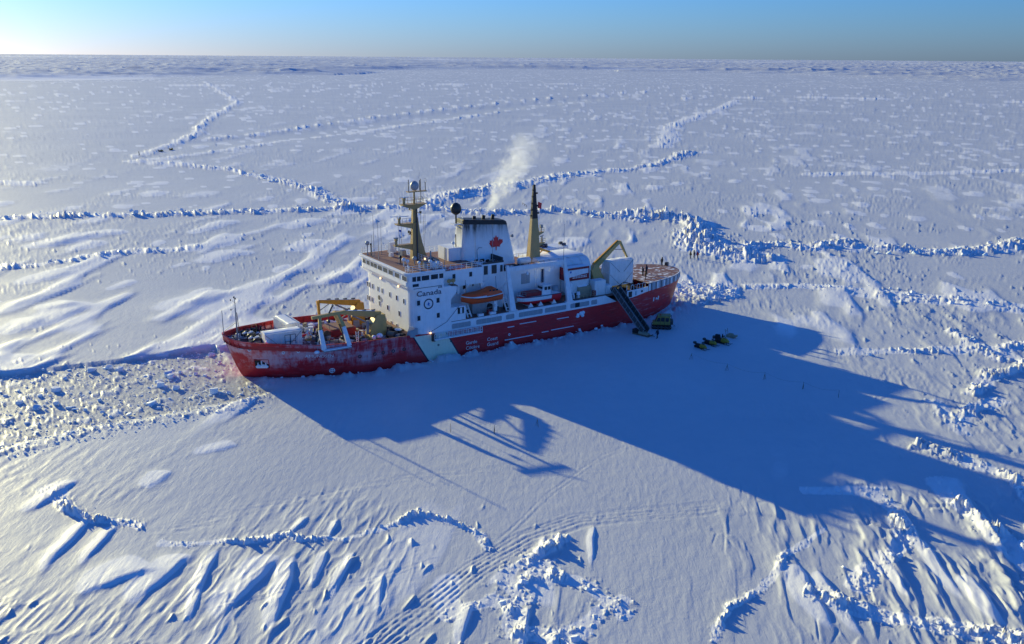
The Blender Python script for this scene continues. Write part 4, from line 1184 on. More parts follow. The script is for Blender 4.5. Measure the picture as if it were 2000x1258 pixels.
# ------------------------------------------------------------------ masts
def fore_mast():
    r = empty('foremast', (0, 0, 0)); r.parent = ship
    m = MB()
    m.loft([[(15.0, -.55, 15.56), (14.0, -.55, 15.56), (14.0, .55, 15.56), (15.0, .55, 15.56)], [(14.75, -.38, 22), (13.95, -.38, 22), (13.95, .38, 22), (14.75, .38, 22)], [(14.55, -.26, 25.2), (13.95, -.26, 25.2), (13.95, .26, 25.2), (14.55, .26, 25.2)]], 0)
    m.build('mast_column', 'ochre', r)
    fin = [(14.05, 15.4), (11.9, 15.4), (12.35, 16.6), (12.9, 18.4), (13.35, 20.4), (13.7, 23.0), (14.05, 23.0)]
    MB().prism(fin, 'y', -.3, .3).build('mast_fin', 'ochre', r)
    MB().box(13.93, 14.22, .56, .62, 15.6, 24.5).build('cable_tray', 'dark_steel', r)
    m = MB(); m.cyl((14.2, 0, 25.2), (14.2, 0, 27.5), .2, .16, 8); m.build('topmast', 'ochre', r)
    # platforms: brackets reaching forward and aft
    def platform(s0, s1, z, t, name='platform', dep=.9):
        m = MB(); m.prism([(s0, z), (s1, z), (s1, z - .12), (14.3 + .3 * (s1 > 14.3), z - dep), (14.2 - .3 * (s0 < 14.0), z - dep), (s0, z - .12)], 'y', -.32, .32)
        m.box(min(s0, s1), max(s0, s1), -t, t, z, z + .08)
        return m.build(name, 'ochre', r)
    platform(12.1, 16.8, 25.3, .9); platform(14.2, 17.9, 22.0, .7, dep=1.0); platform(14.2, 18.3, 18.3, .5, dep=1.1)
    m = MB(); m.box(11.9, 15.5, -.5, .5, 27.4, 27.55); m.build('top_platform', 'ochre', r)
    railing('platform_rail', [(12.1, .85, 25.38), (14.9, .85, 25.38)], r, .95, .6, 2, .03, 'ochre')
    railing('platform_rail', [(12.1, -.85, 25.38), (16.6, -.85, 25.38)], r, .95, .7, 2, .03, 'ochre')
    railing('platform_rail', [(15.2, .68, 22.08), (16.9, .68, 22.08)], r, .95, .6, 2, .03, 'ochre')
    MB().sphere((14.1, 0, 28.45), .76, 14, 10, 0, (1, 1, 1.12)).build('radome', 'radome_grey', r)
    for s, t, h in ((15.35, .2, 2.1), (12.9, -.3, 1.8), (12.1, .2, 1.5)): MB().cyl((s, t, 27.5), (s, t, 27.5 + h), .07, n=6).build('mast_antenna', 'dark_steel', r)
    lp = MB(); rr = [(12.1 + .22 * math.cos(a), .2, 29.25 + .36 * math.sin(a)) for a in np.linspace(0, 2 * math.pi, 13)]; lp.tube(rr, .03); lp.build('loop_antenna', 'grey_steel', r)
    MB().cyl((12.9, 0, 25.4), (12.9, 0, 29.6), .05, n=6).build('mast_antenna', 'dark_steel', r)
    MB().cyl((13.1, -.1, 27.5), (13.1, -.1, 31.0), .025, n=5).build('whip_antenna', 'grey_steel', r)
    def radar(s, z, t, L, mat='white_gear'):
        q = empty('radar', (s, t, z)); q.parent = r; 
        p = MB(); p.cyl((0, 0, 0), (0, 0, .75), .26, .22, 8); p.cbox((0, 0, .95), (.5, .45, .4)); p.build('radar_pedestal', 'ochre', q)
        b = MB(); b.bar((-L * .25, -L * .43, 1.25), (L * .25, L * .43, 1.25), .16, .18); b.bar((-L * .43, L * .1, 1.25), (L * .43, -L * .1, 1.25), .12, .16); b.build('radar_scanner', mat, q)
    radar(16.2, 25.38, 0, 1.9); radar(17.2, 22.08, 0, 3.8); radar(17.9, 18.38, 0, 1.0, 'radome_grey')
    y = MB(); y.bar((14.2, -2.2, 24.0), (14.2, 2.4, 24.0), .09); y.bar((14.2, 2.3, 24.0), (14.2, 2.3, 22.2), .05); y.build('yard', 'ochre', r)
    for t in (-1.9, 2.1, 2.4): MB().cbox((14.2, t, 24.2), (.2, .2, .35)).build('yard_lamp', 'dark_steel', r)
    for s, t in ((15.4, .5), (15.2, -.4)): MB().cbox((s, t, 20.4), (.3, .2, .5)).build('yard_lamp', 'dark_steel', r)
    MB().bar((14.9, .1, 20.05), (15.7, .4, 20.05), .08).build('lamp_bracket', 'ochre', r)
    MB().box(13.3, 13.34, 2.25, 2.27, 20.4, 24.0).build('halyard', 'rope', r)
    f = MB(); f.add([(17.6, .6, 21.2), (17.2, .75, 21.1), (17.2, .75, 20.7), (17.6, .6, 20.85), (17.62, .62, 21.2), (17.22, .77, 21.1), (17.22, .77, 20.7), (17.62, .62, 20.85)], [(0, 1, 2, 3), (7, 6, 5, 4), (0, 4, 5, 1), (3, 2, 6, 7)]); f.build('pennant', 'emblem_blue', r)
    MB().bar((17.7, .6, 22.0), (17.6, .6, 20.0), .03).build('halyard', 'rope', r)
fore_mast()
def aft_mast():
    r = empty('aft_mast', (0, 0, 0)); r.parent = ship
    m = MB(); m.loft([[(-9.8, -.7, 12.4), (-12.3, -.7, 12.4), (-12.3, .7, 12.4), (-9.8, .7, 12.4)], [(-10.45, -.35, 20.6), (-11.75, -.35, 20.6), (-11.75, .35, 20.6), (-10.45, .35, 20.6)]], 0)
    m.build('mast_column', 'ochre', r)
    m = MB(); m.loft([[(-10.451, -.35, 20.601), (-11.75, -.35, 20.601), (-11.75, .35, 20.601), (-10.451, .35, 20.601)], [(-10.8, -.15, 27.0), (-11.25, -.15, 27.0), (-11.25, .15, 27.0), (-10.8, .15, 27.0)]], 0)
    m.build('mast_top', 'black', r)
    MB().cyl((-11.0, 0, 27.0), (-11.0, 0, 28.2), .04, n=5).build('lightning_rod', 'dark_steel', r)
    for z, s in ((26.0, -10.7), (24.8, -10.6), (23.5, -10.5), (22.3, -10.35), (21.2, -10.25), (25.4, -11.5), (23.0, -11.7), (21.6, -11.9)): MB().cbox((s, 0.2, z), (.35, .3, .28)).build('mast_lamp', 'black', r)
    for z, e in ((17.9, -13.2), (15.8, -13.5)):
        MB().prism([(-11.6, z), (e, z), (e, z - .15), (-11.8, z - .8)], 'y', -.35, .35).build('platform', 'ochre', r)
        railing('platform_rail', [(-12.0, .4, z), (e, .4, z)], r, .8, .5, 2, .03, 'ochre')
    m = MB(); m.cyl((-12.8, 0, 17.95), (-12.8, 0, 18.6), .12, n=6); m.cbox((-12.8, 0, 18.95), (.5, .5, .6)); m.build('camera_mount', 'grey_steel', r)
    m = MB(); m.cyl((-13.0, 0, 15.85), (-13.0, 0, 17.0), .15, n=6); m.bar((-13.7, -.5, 17.05), (-12.3, .5, 17.05), .12, .18); m.build('radar', 'grey_steel', r)
    MB().bar((-11.9, 0, 24.0), (-11.9, 0, 21.5), .025).build('halyard', 'rope', r)
    f = MB(); n = 6
    top = [(-12.0 - .17 * i, .12 * math.sin(i * 1.3), 23.7 - .06 * i) for i in range(n)]; bot = [(p[0] + .12, p[1] * .6, p[2] - 1.15) for p in top]
    f.loft([top, bot], 0, True, closed=False, caps=False); f.build('ensign', 'bright_red', r)
    railing('yard_rail', [(-10.2, -1.3, 22.6), (-10.2, -2.6, 22.9)], r, .4, .5, 1, .03, 'black')
    # stowed boom behind the mast
    b = MB(); b.bar((-12.2, -.9, 14.7), (-17.0, -2.4, 12.95), .5, .55, .3, .3); b.bar((-12.3, -.9, 14.5), (-12.6, -1.0, 12.5), .35, .3); b.bar((-12.6, -1.0, 13.0), (-14.3, -1.5, 13.9), .18); b.build('stowed_boom', 'crane_orange', r)
aft_mast()
def bow_mast():
    r = empty('bow_mast', (46.6, 0, 5.1)); r.parent = ship
    m = MB(); m.cyl((0, 0, 0), (0, 0, 6.0), .13, .1, 8); m.cyl((0, 0, 6.0), (0, 0, 7.9), .07, .05, 6); m.build('pole', 'grey_steel', r)
    l = MB()
    for q in (-.16, .16): l.bar((-.45, q, 0), (-.18, q * .6, 5.2), .045)
    for i in range(12): l.bar((-.44 + .022 * i, -.15, .3 + .4 * i), (-.44 + .022 * i, .15, .3 + .4 * i), .03)
    l.build('mast_ladder', 'dark_steel', r)
    for p, q in (((.05, -1.3, 6.9), (.05, .7, 6.9)), ((0, -.6, 5.9), (.8, .2, 5.7)), ((0, -.5, 7.5), (0, .5, 7.5))):
        MB().bar(p, q, .035).build('instrument_arm', 'dark_steel', r)
    for p in ((.3, -1.25, 7.05), (0, .45, 7.65), (0, -.45, 7.65), (.75, .2, 5.85)): MB().cbox(p, (.14, .14, .25)).build('sensor', 'dark_steel', r)
    s_ = MB(); s_.bar((0, 0, 3.6), (2.0, 0, 2.4), .05); s_.build('forestay', 'dark_steel', r)
    MB().cyl((48.75, 0, 5.6), (48.75, 0, 11.0), .07, .05, 8).build('jackstaff', 'grey_steel', ship)
bow_mast()

# ------------------------------------------------------------------ foredeck machinery
def foredeck():
    random.seed(21)
    z0 = lambda s: sheer(s) - 1.1
    def bollard(s, t):
        m = MB()
        for q in (-.35, .35):
            m.cyl((s + q, t, z0(s)), (s + q, t, z0(s) + .75), .17, n=8); m.cyl((s + q, t, z0(s) + .75), (s + q, t, z0(s) + .85), .24, n=8)
        m.box(s - .65, s + .65, t - .28, t + .28, z0(s), z0(s) + .1); m.build('bollard', 'black', ship)
    for s, t in ((47.2, 1.6), (47.2, -1.6), (45.0, 3.8), (45.0, -3.9), (41.4, 5.9), (41.2, -6.1), (43.1, -4.9)): bollard(s, t)
    def windlass(s, t):
        z = z0(s); r = empty('windlass', (s, t, z)); r.parent = ship
        m = MB(); m.cyl((0, -.9, .65), (0, .9, .65), .42, n=12); m.cyl((0, -1.05, .65), (0, -.9, .65), .6, n=12); m.cyl((0, .9, .65), (0, 1.05, .65), .6, n=12); m.build('drum', 'dark_steel', r)
        m = MB(); m.cbox((-.7, .2, .5), (.8, .9, 1.0), 0, 0, .08); m.build('gearbox', 'black', r)
        m = MB(); m.cbox((0, -1.3, .4), (1.0, .15, .8)); m.cbox((0, 1.3, .4), (1.0, .15, .8)); m.build('side_frame', 'grey_steel', r)
        m = MB()
        for i in range(5): m.sphere((-.7 + .35 * i, -.6 + .35 * (i % 3), 1.0), .26, 7, 4, 0, (1.2, 1, .6))
        m.build('snow_cap', 'fresh_snow', r)
    windlass(44.3, 1.6); windlass(44.3, -1.6)
    for i in range(34):
        s = 41.0 + 6.8 * random.random(); t = (beam(s) - 1.1) * (2 * random.random() - 1)
        h = .35 + .5 * random.random()
        if t > 1.0 and s < 43.8: t = -t
        MB().cbox((s, t, z0(s) + h / 2), (.3 + .5 * random.random(), .3 + .5 * random.random(), h), 0, random.random() * 3, .05).build('deck_fitting', random.choice(['dark_steel', 'white_gear', 'fresh_snow', 'grey_steel', 'fresh_snow', 'black']), ship)
    for s, t in ((42.6, 1.4), (42.2, 3.5), (46.3, -1.0), (43.4, 5.1)): 
        m = MB(); m.cyl((s, t, z0(s)), (s, t, z0(s) + 1.0), .2, n=8); m.sphere((s, t, z0(s) + 1.1), .32, 8, 5); m.build('vent_head', random.choice(['black', 'white_gear']), ship)
    f = MB()
    for q in (0, .9): f.tube([(41.8 + q, -5.6, z0(41)), (41.8 + q, -5.2, z0(41) + 1.5)], .05)
    f.tube([(41.8, -5.2, z0(41) + 1.5), (42.7, -5.2, z0(41) + 1.5)], .05); f.tube([(41.8, -5.5, z0(41) + .3), (42.7, -5.25, z0(41) + 1.3)], .04); f.build('roller_frame', 'ochre', ship)
    # snow lying along the deck edges
    m = MB()
    for i in range(26):
        s = 21.5 + 26 * random.random(); sg = random.choice((-1, -1, 1)); t = sg * (beam(s) - .9 - 1.2 * random.random())
        m.sphere((s, t, z0(s) - .05), .5 + .5 * random.random(), 9, 4, 0, (1.5, .8, .35), 0.0)
    m.build('deck_snow', 'fresh_snow', ship)['kind'] = 'stuff'
    # working deck: hatch, winches, crates, reels
    hz = z0(30)
    h = MB(); h.prism(rounded(26.6, 31.4, -3.0, 1.6, .3, 3), 'z', hz, hz + 1.15); h.build('hold_hatch', 'dark_red', ship)
    MB().prism(rounded(26.9, 31.1, -2.7, 1.3, .3, 3), 'z', hz + 1.151, hz + 1.3).build('hatch_cover', 'deck_brown', ship)
    def winch(s, t, r_, rz=0.0):
        q = empty('deck_winch', (s, t, z0(s)), rz); q.parent = ship
        MB().cyl((0, -.7, r_ + .2), (0, .7, r_ + .2), r_ * .7, n=12).build('winch_drum', 'rope', q)
        m = MB(); m.cyl((0, -.8, r_ + .2), (0, -.7, r_ + .2), r_, n=14); m.cyl((0, .7, r_ + .2), (0, .8, r_ + .2), r_, n=14); m.build('drum_flange', 'dark_steel', q)
        m = MB(); m.cbox((0, 1.15, .5), (1.0, .6, 1.0), 0, 0, .06); m.build('winch_motor', 'grey_steel', q)
        m = MB(); m.box(-.8, .8, -1.0, 1.5, 0, .2); m.build('winch_base', 'dark_steel', q)
    winch(34.6, 5.6, .75); winch(33.2, 3.0, .85, .4); winch(33.0, 7.3, .6, 1.2); winch(28.2, 6.6, .6, .2); winch(22.4, 6.8, .7, .6)
    m = MB(); m.cbox((33.0, 7.0, hz + .55), (2.4, 1.5, 1.1), 0, .1, .1); m.build('sampler_crate', 'panel_grey', ship)
    random.seed(5)
    for i in range(64):
        s = 21.6 + 14.0 * random.random(); t = -6.5 + 15 * random.random()
        if abs(t) > beam(s) - .8: continue
        if 26 < s < 32 and -3.4 < t < 2: continue
        hh = .3 + .8 * random.random()
        MB().cbox((s, t, z0(s) + hh / 2), (.3 + .9 * random.random(), .3 + .7 * random.random(), hh), 0, 3 * random.random(), .06).build('deck_gear', random.choice(['dark_steel', 'fresh_snow', 'white_gear', 'grey_steel', 'dark_red', 'ochre', 'black', 'tarp_tan', 'panel_grey']), ship)
    for i in range(7):
        s, t = 33.2 + 2.6 * random.random(), 1.0 + 4.5 * random.random()
        a = random.random() * 6
        m = MB(); m.cyl((s, t, z0(s) + .9 + .3 * random.random()), (s + .9 * math.cos(a), t + .9 * math.sin(a), z0(s) + 1.7), .1 + .07 * random.random(), n=7); m.build('sampling_tube', random.choice(['white_gear', 'black', 'white_gear']), ship)
    m = MB(); m.bar((36.0, .2, hz + .7), (34.8, .8, hz + 1.2), .5, .3); m.build('red_tarp', 'bright_red', ship)
    hose = MB(); hose.tube([(36.3, 8.6, 4.5), (36.6, 8.8, 5.3), (36.3, 8.9, 6.2), (35.8, 8.5, 6.8), (35.2, 8.0, 7.0)], .08, 6); hose.build('hose', 'panel_grey', ship)
    MB().sphere((36.9, 9.55, 4.6), .42, 10, 6, 0, (1.1, .6, .7)).build('snowy_fender', 'ice', ship)
    # platform cut in the bulwark under the A-frame
    p = MB(); p.box(31.2, 35.9, 9.35, 10.15, 4.55, 4.72); p.build('side_platform', 'grey_steel', ship)
    s_ = MB(); s_.box(31.2, 35.9, 9.4, 10.1, 4.721, 4.85); s_.build('platform_snow', 'fresh_snow', ship)
    lad = MB()
    for q in (0, .5): lad.bar((29.4 + q * .4, 8.6, 4.2), (29.1 + q, 8.2, 6.6), .07)
    for i in range(6): lad.bar((29.35 - .03 * i, 8.55 - .06 * i, 4.5 + .36 * i), (29.6, 8.5 - .06 * i, 4.5 + .36 * i), .05)
    lad.build('ladder', 'white_gear', ship)
    m = MB(); m.sphere((25.2, 7.9, 5.1), .55, 10, 6, 0, (1, 1, .8)); m.sphere((26.0, 7.4, 4.8), .4, 8, 5); m.build('snow_mound', 'fresh_snow', ship)
    # machinery at the foot of the superstructure
    for s, t, d in ((20.6, 5.5, (1.2, 2.4, 1.3)), (20.9, 7.6, (1.4, 1.2, 1.0)), (21.6, 4.0, (1.0, 1.2, 1.5)), (21.0, 2.2, (1.2, 1.0, 1.1))):
        MB().cbox((s, t, 3.75 + d[2] / 2), d, 0, .2, .15).build('deck_machinery', 'dark_steel', ship)
    MB().sphere((20.9, 6.1, 5.05), .6, 9, 4, 0, (1, 1.3, .35), 0).build('machinery_snow', 'fresh_snow', ship)
foredeck()

# ------------------------------------------------------------------ cranes
def deck_crane(s, t, z0, zc, boom_end, jib_end, mat, base=(2.5, 1.9)):
    r = empty('deck_crane', (0, 0, 0)); r.parent = ship
    a, b_ = base
    m = MB(); m.loft([[(s - a * .5, t - b_ / 2, z0), (s + a * .5, t - b_ / 2, z0), (s + a * .5, t + b_ / 2, z0), (s - a * .5, t + b_ / 2, z0)], [(s - a * .55, t - b_ * .42, (z0 + zc) / 2 + .4), (s + a * .35, t - b_ * .42, (z0 + zc) / 2 + .4), (s + a * .35, t + b_ * .42, (z0 + zc) / 2 + .4), (s - a * .55, t + b_ * .42, (z0 + zc) / 2 + .4)],
                      [(s - a * .52, t - b_ * .32, zc), (s - a * .05, t - b_ * .32, zc + .1), (s - a * .05, t + b_ * .32, zc + .1), (s - a * .52, t + b_ * .32, zc)]], 0)
    m.build('crane_tower', mat, r)
    h = Vector((s - a * .3, t, zc - .1)); e = Vector(boom_end); j = Vector(jib_end)
    MB().bar(h, e, .75, 1.15, .5, .55, up=(0, 0, 1)).build('crane_boom', mat, r)
    m = MB(); mid = h.lerp(e, .12); m.bar(mid + Vector((0, 0, .62)), e + Vector((0, 0, .3)), .5, .06); m.build('boom_snow', 'fresh_snow', r)
    MB().bar(e + Vector((.1, 0, .1)), j, .55, .5, .38, .3).build('crane_jib', mat, r)
    c = MB(); p = h.lerp(e, .62); c.cyl((s + a * .3, t, (z0 + zc) / 2 + .5), p + Vector((0, 0, -.45)), .14, n=8); c.build('luffing_ram', 'grey_steel', r)
    c = MB(); c.cyl(h.lerp(e, .75) - Vector((0, 0, .4)), e.lerp(j, .45), .09, n=6); c.build('jib_ram', 'grey_steel', r)
    k = MB(); k.cyl(j, j - Vector((0, 0, .7)), .05, n=5); k.sphere(j - Vector((0, 0, .9)), .24, 8, 5); k.build('hook_block', 'dark_steel', r)
    MB().cyl((s + a * .5 + .05, t + b_ * .2, z0 + .9), (s + a * .5 + .05, t + b_ * .2, zc - .7), .26, n=10).build('winch_housing', 'grey_steel', r)
    for i in range(4):
        q = h.lerp(e, .15 + .2 * i); MB().cbox((q.x, q.y, q.z + .72 - .09 * i), (.7, .3, .16)).build('boom_bracket', 'dark_steel', r)
    return r
deck_crane(24.5, 4.7, 3.9, 7.9, (31.9, 5.0, 9.5), (30.7, 5.2, 5.9), 'crane_tan', (3.1, 2.2))
deck_crane(24.0, -4.7, 3.9, 7.8, (30.9, -4.6, 9.0), (30.75, -4.6, 5.1), 'crane_orange', (2.6, 2.0))
def aft_crane():
    r = empty('deck_crane', (0, 0, 0)); r.parent = ship
    m = MB(); m.loft([[(-21.9, 3.4, 6.11), (-24.9, 3.4, 6.11), (-24.9, 5.6, 6.11), (-21.9, 5.6, 6.11)], [(-21.8, 3.6, 8.4), (-24.3, 3.6, 8.4), (-24.3, 5.4, 8.4), (-21.8, 5.4, 8.4)], [(-21.3, 3.8, 10.2), (-23.2, 3.8, 10.4), (-23.2, 5.2, 10.4), (-21.3, 5.2, 10.2)], [(-22.6, 4.0, 11.4), (-23.3, 4.0, 11.0), (-23.3, 5.0, 11.0), (-22.6, 5.0, 11.4)]], 0)
    m.build('crane_tower', 'crane_tan', r)
    b0, b1, j1 = Vector((-22.7, 4.5, 10.7)), Vector((-28.6, 4.5, 15.2)), Vector((-31.0, 4.6, 11.1))
    MB().bar(b0, b1, .55, .95, .4, .55).build('crane_boom', 'crane_tan', r)
    m = MB(); m.bar(b0 + Vector((.35, -.35, .5)), b1 + Vector((.3, -.3, .12)), .35, .3); m.build('boom_extension', 'crane_orange', r)
    MB().bar(b1, j1, .42, .5, .28, .28).build('crane_jib', 'crane_tan', r)
    m = MB(); m.cyl(b0.lerp(b1, .68), b1.lerp(j1, .42), .1, n=6); m.build('jib_ram', 'grey_steel', r)
    m = MB(); m.cyl((-24.2, 4.5, 8.9), b0.lerp(b1, .35), .16, n=8); m.build('luffing_ram', 'white_gear', r)
    m = MB(); m.bar(j1, j1 - Vector((.1, 0, 1.3)), .07); m.cbox(j1 - Vector((.1, 0, 1.5)), (.55, .3, .7)); m.build('hook_block', 'ochre', r)
    MB().bar(j1 - Vector((.1, 0, 1.8)), j1 - Vector((.1, 0, 3.1)), .08).build('crane_hook', 'dark_steel', r)
aft_crane()
def a_frame():
    r = empty('a_frame', (0, 0, 0)); r.parent = ship
    for s0, s1 in ((35.7, 35.6), (31.4, 32.5)):
        m = MB(); m.bar((s0, 9.55, 4.85), ((s0 + s1) / 2 + .3 * (s0 > 33), 8.95, 8.0), .55, .75, .45, .55, up=(1, 0, 0)); m.build('leg', 'white_gear', r)
        m = MB(); m.bar(((s0 + s1) / 2 + .3 * (s0 > 33), 8.95, 8.0), (s1, 8.1, 10.0), .45, .55, .4, .42, up=(1, 0, 0)); m.build('upper_leg', 'crane_tan', r)
        c = MB(); c.cyl((s0 - .1, 8.6, 4.6), (s1, 8.5, 8.4), .13, n=8); c.build('ram', 'dark_steel', r)
    MB().bar((36.9, 8.0, 9.9), (31.2, 8.1, 10.2), .5, .48).build('cross_beam', 'crane_tan', r)
    m = MB(); m.cyl((34.2, 8.2, 9.75), (34.2, 8.2, 9.2), .06, n=6); m.cyl((34.2, 8.0, 9.0), (34.2, 8.4, 9.0), .28, n=12); m.build('sheave_block', 'dark_steel', r)
    MB().bar((34.0, 8.1, 10.3), (32.8, 7.0, 11.3), .18).build('stay_arm', 'dark_steel', r)
    MB().cyl((34.2, 8.3, 8.8), (33.8, 8.2, 5.9), .03, n=5).build('wire', 'dark_steel', r)
a_frame()

# ------------------------------------------------------------------ boat gear, port side
def boat_gear():
    r = empty('boat_gantry', (0, 0, 0)); r.parent = ship
    for s in (-.35, -13.0):
        m = MB(); m.bar((s, 9.35, 6.11), (s, 7.5, 13.6), 1.2, .55, .55, .4, up=(0, 1, 0)); m.build('gantry_post', 'white_gear', r)
        MB().cbox((s, 7.5, 13.85), (.6, .6, .5), 0, 0, .1).build('sheave_head', 'white_gear', r)
        MB().box(s - .9, s + .9, 9.0, 9.65, 6.101, 6.25).build('post_foot', 'white_gear', r)
    MB().bar((-.6, 7.5, 13.3), (-12.8, 7.5, 13.3), .4, .7).build('gantry_beam', 'white_gear', r)
    MB().bar((-.7, 7.45, 13.69), (-12.7, 7.45, 13.69), .3, .07).build('beam_snow', 'fresh_snow', r)
    for s in (-4.8, -9.9):
        m = MB(); m.cyl((s, 7.4, 12.95), (s, 7.4, 12.3), .04, n=5); m.cbox((s, 7.4, 12.1), (.4, .25, .5)); m.build('fall_block', 'white_gear', r)
    # lifeboat davits: inclined ladders of bars
    for s in (9.1, 1.0):
        d = empty('lifeboat_davit', (0, 0, 0)); d.parent = ship
        m = MB(); m.bar((s - .3, 9.1, 6.11), (s + .3, 7.6, 10.0), .14, .22); m.bar((s - 1.0, 9.1, 6.11), (s - .4, 7.6, 10.0), .14, .22)
        for i in range(4): m.bar((s - .2 + .1 * i, 8.85 - .35 * i, 6.7 + .9 * i), (s - .9 + .1 * i, 8.85 - .35 * i, 6.7 + .9 * i), .12)
        m.build('davit_frame', 'white_gear', d)
        MB().bar((s - .1, 7.6, 10.0), (s - .6, 8.8, 11.9), .25, .3).build('davit_arm', 'white_gear', d)
    m = MB(); m.cbox((5.6, 7.2, 7.2), (3.0, 1.0, 2.1), 0, 0, .1); m.build('locker_block', 'panel_grey', ship)
    railing('locker_rail', [(7.4, 8.3, 6.11), (2.4, 8.3, 6.11)], ship, 1.0, .8, 2, .04, 'grey_steel')
    for s, t, z in ((8.2, 8.0, 6.6), (3.2, 7.3, 7.0), (2.3, 8.2, 6.6)):
        m = MB(); m.cyl((s, t - .3, z + .1), (s, t + .3, z + .1), .42, n=10); m.cbox((s, t, z - .25), (.9, .7, .45)); m.build('boat_winch', 'dark_steel', ship)
    m = MB(); m.cyl((2.9, 8.75, 7.4), (2.9, 8.95, 7.4), .28, n=12); m.cbox((2.9, 8.5, 7.3), (.7, .4, 1.9)); m.build('control_stand', 'white_gear', ship)
    MB().cbox((4.3, 8.8, 6.5), (.7, .4, .7)).build('fire_box', 'dark_red', ship)
    MB().cbox((.4, 8.2, 6.9), (.8, .8, 1.4), 0, .2, .1).build('deck_locker', 'dark_steel', ship)
    # searchlights on the wing
    for s in (12.4, 11.6):
        m = MB(); m.cyl((s, 9.0, 12.3), (s, 9.0, 12.9), .07, n=6); m.cyl((s - .15, 8.8, 13.1), (s + .2, 9.2, 13.15), .35, n=10); m.build('searchlight', 'ochre', ship)
    # accommodation ladder stowed outboard
    q = empty('accommodation_ladder', (0, 0, 0)); q.parent = ship
    a, b_ = Vector((16.2, 10.2, 3.55)), Vector((6.7, 10.2, 3.55))
    for dy in (-.3, .3):
        m = MB(); m.bar(a + Vector((0, dy, 0)), b_ + Vector((0, dy, 0)), .06, .24); m.build('stringer', 'white_gear', q)
        m = MB(); m.bar(a + Vector((0, dy, .95)), b_ + Vector((0, dy, .95)), .06, .1); m.bar(a + Vector((0, dy, .5)), b_ + Vector((0, dy, .5)), .05, .07)
        for i in range(11): p = a.lerp(b_, i / 10); m.bar(p + Vector((0, dy, 0)), p + Vector((0, dy, .95)), .07)
        m.build('handrail', 'white_gear', q)
    for i in range(18):
        p = a.lerp(b_, (i + .5) / 18); MB().box(p.x - .14, p.x + .14, p.y - .27, p.y + .27, p.z - .02, p.z + .03).build('tread', 'white_gear', q)
    m = MB()
    for p in (a, a.lerp(b_, .5), b_): m.bar(p + Vector((0, -.3, 0)), p + Vector((0, -.55, .0)), .15, .2)
    m.build('ladder_bracket', 'white_gear', q)
    m = MB(); m.cbox((16.2, 10.1, 3.9), (.5, .6, 1.3)); m.build('ladder_head', 'dark_steel', q)
    l = MB().sphere((0, 0, 0), .16, 8, 6).build('deck_lamp', 'lamp_glow', ship, (16.7, 9.95, 4.75))
    MB().cbox((0, -.14, .12), (.2, .2, .12)).build('lamp_housing', 'grey_steel', l)
    MB().tube([(16.5, 9.78, 4.9), (13.4, 9.78, 6.2), (11.0, 9.76, 8.6)], .035).build('safety_line', 'navy', ship)
boat_gear()

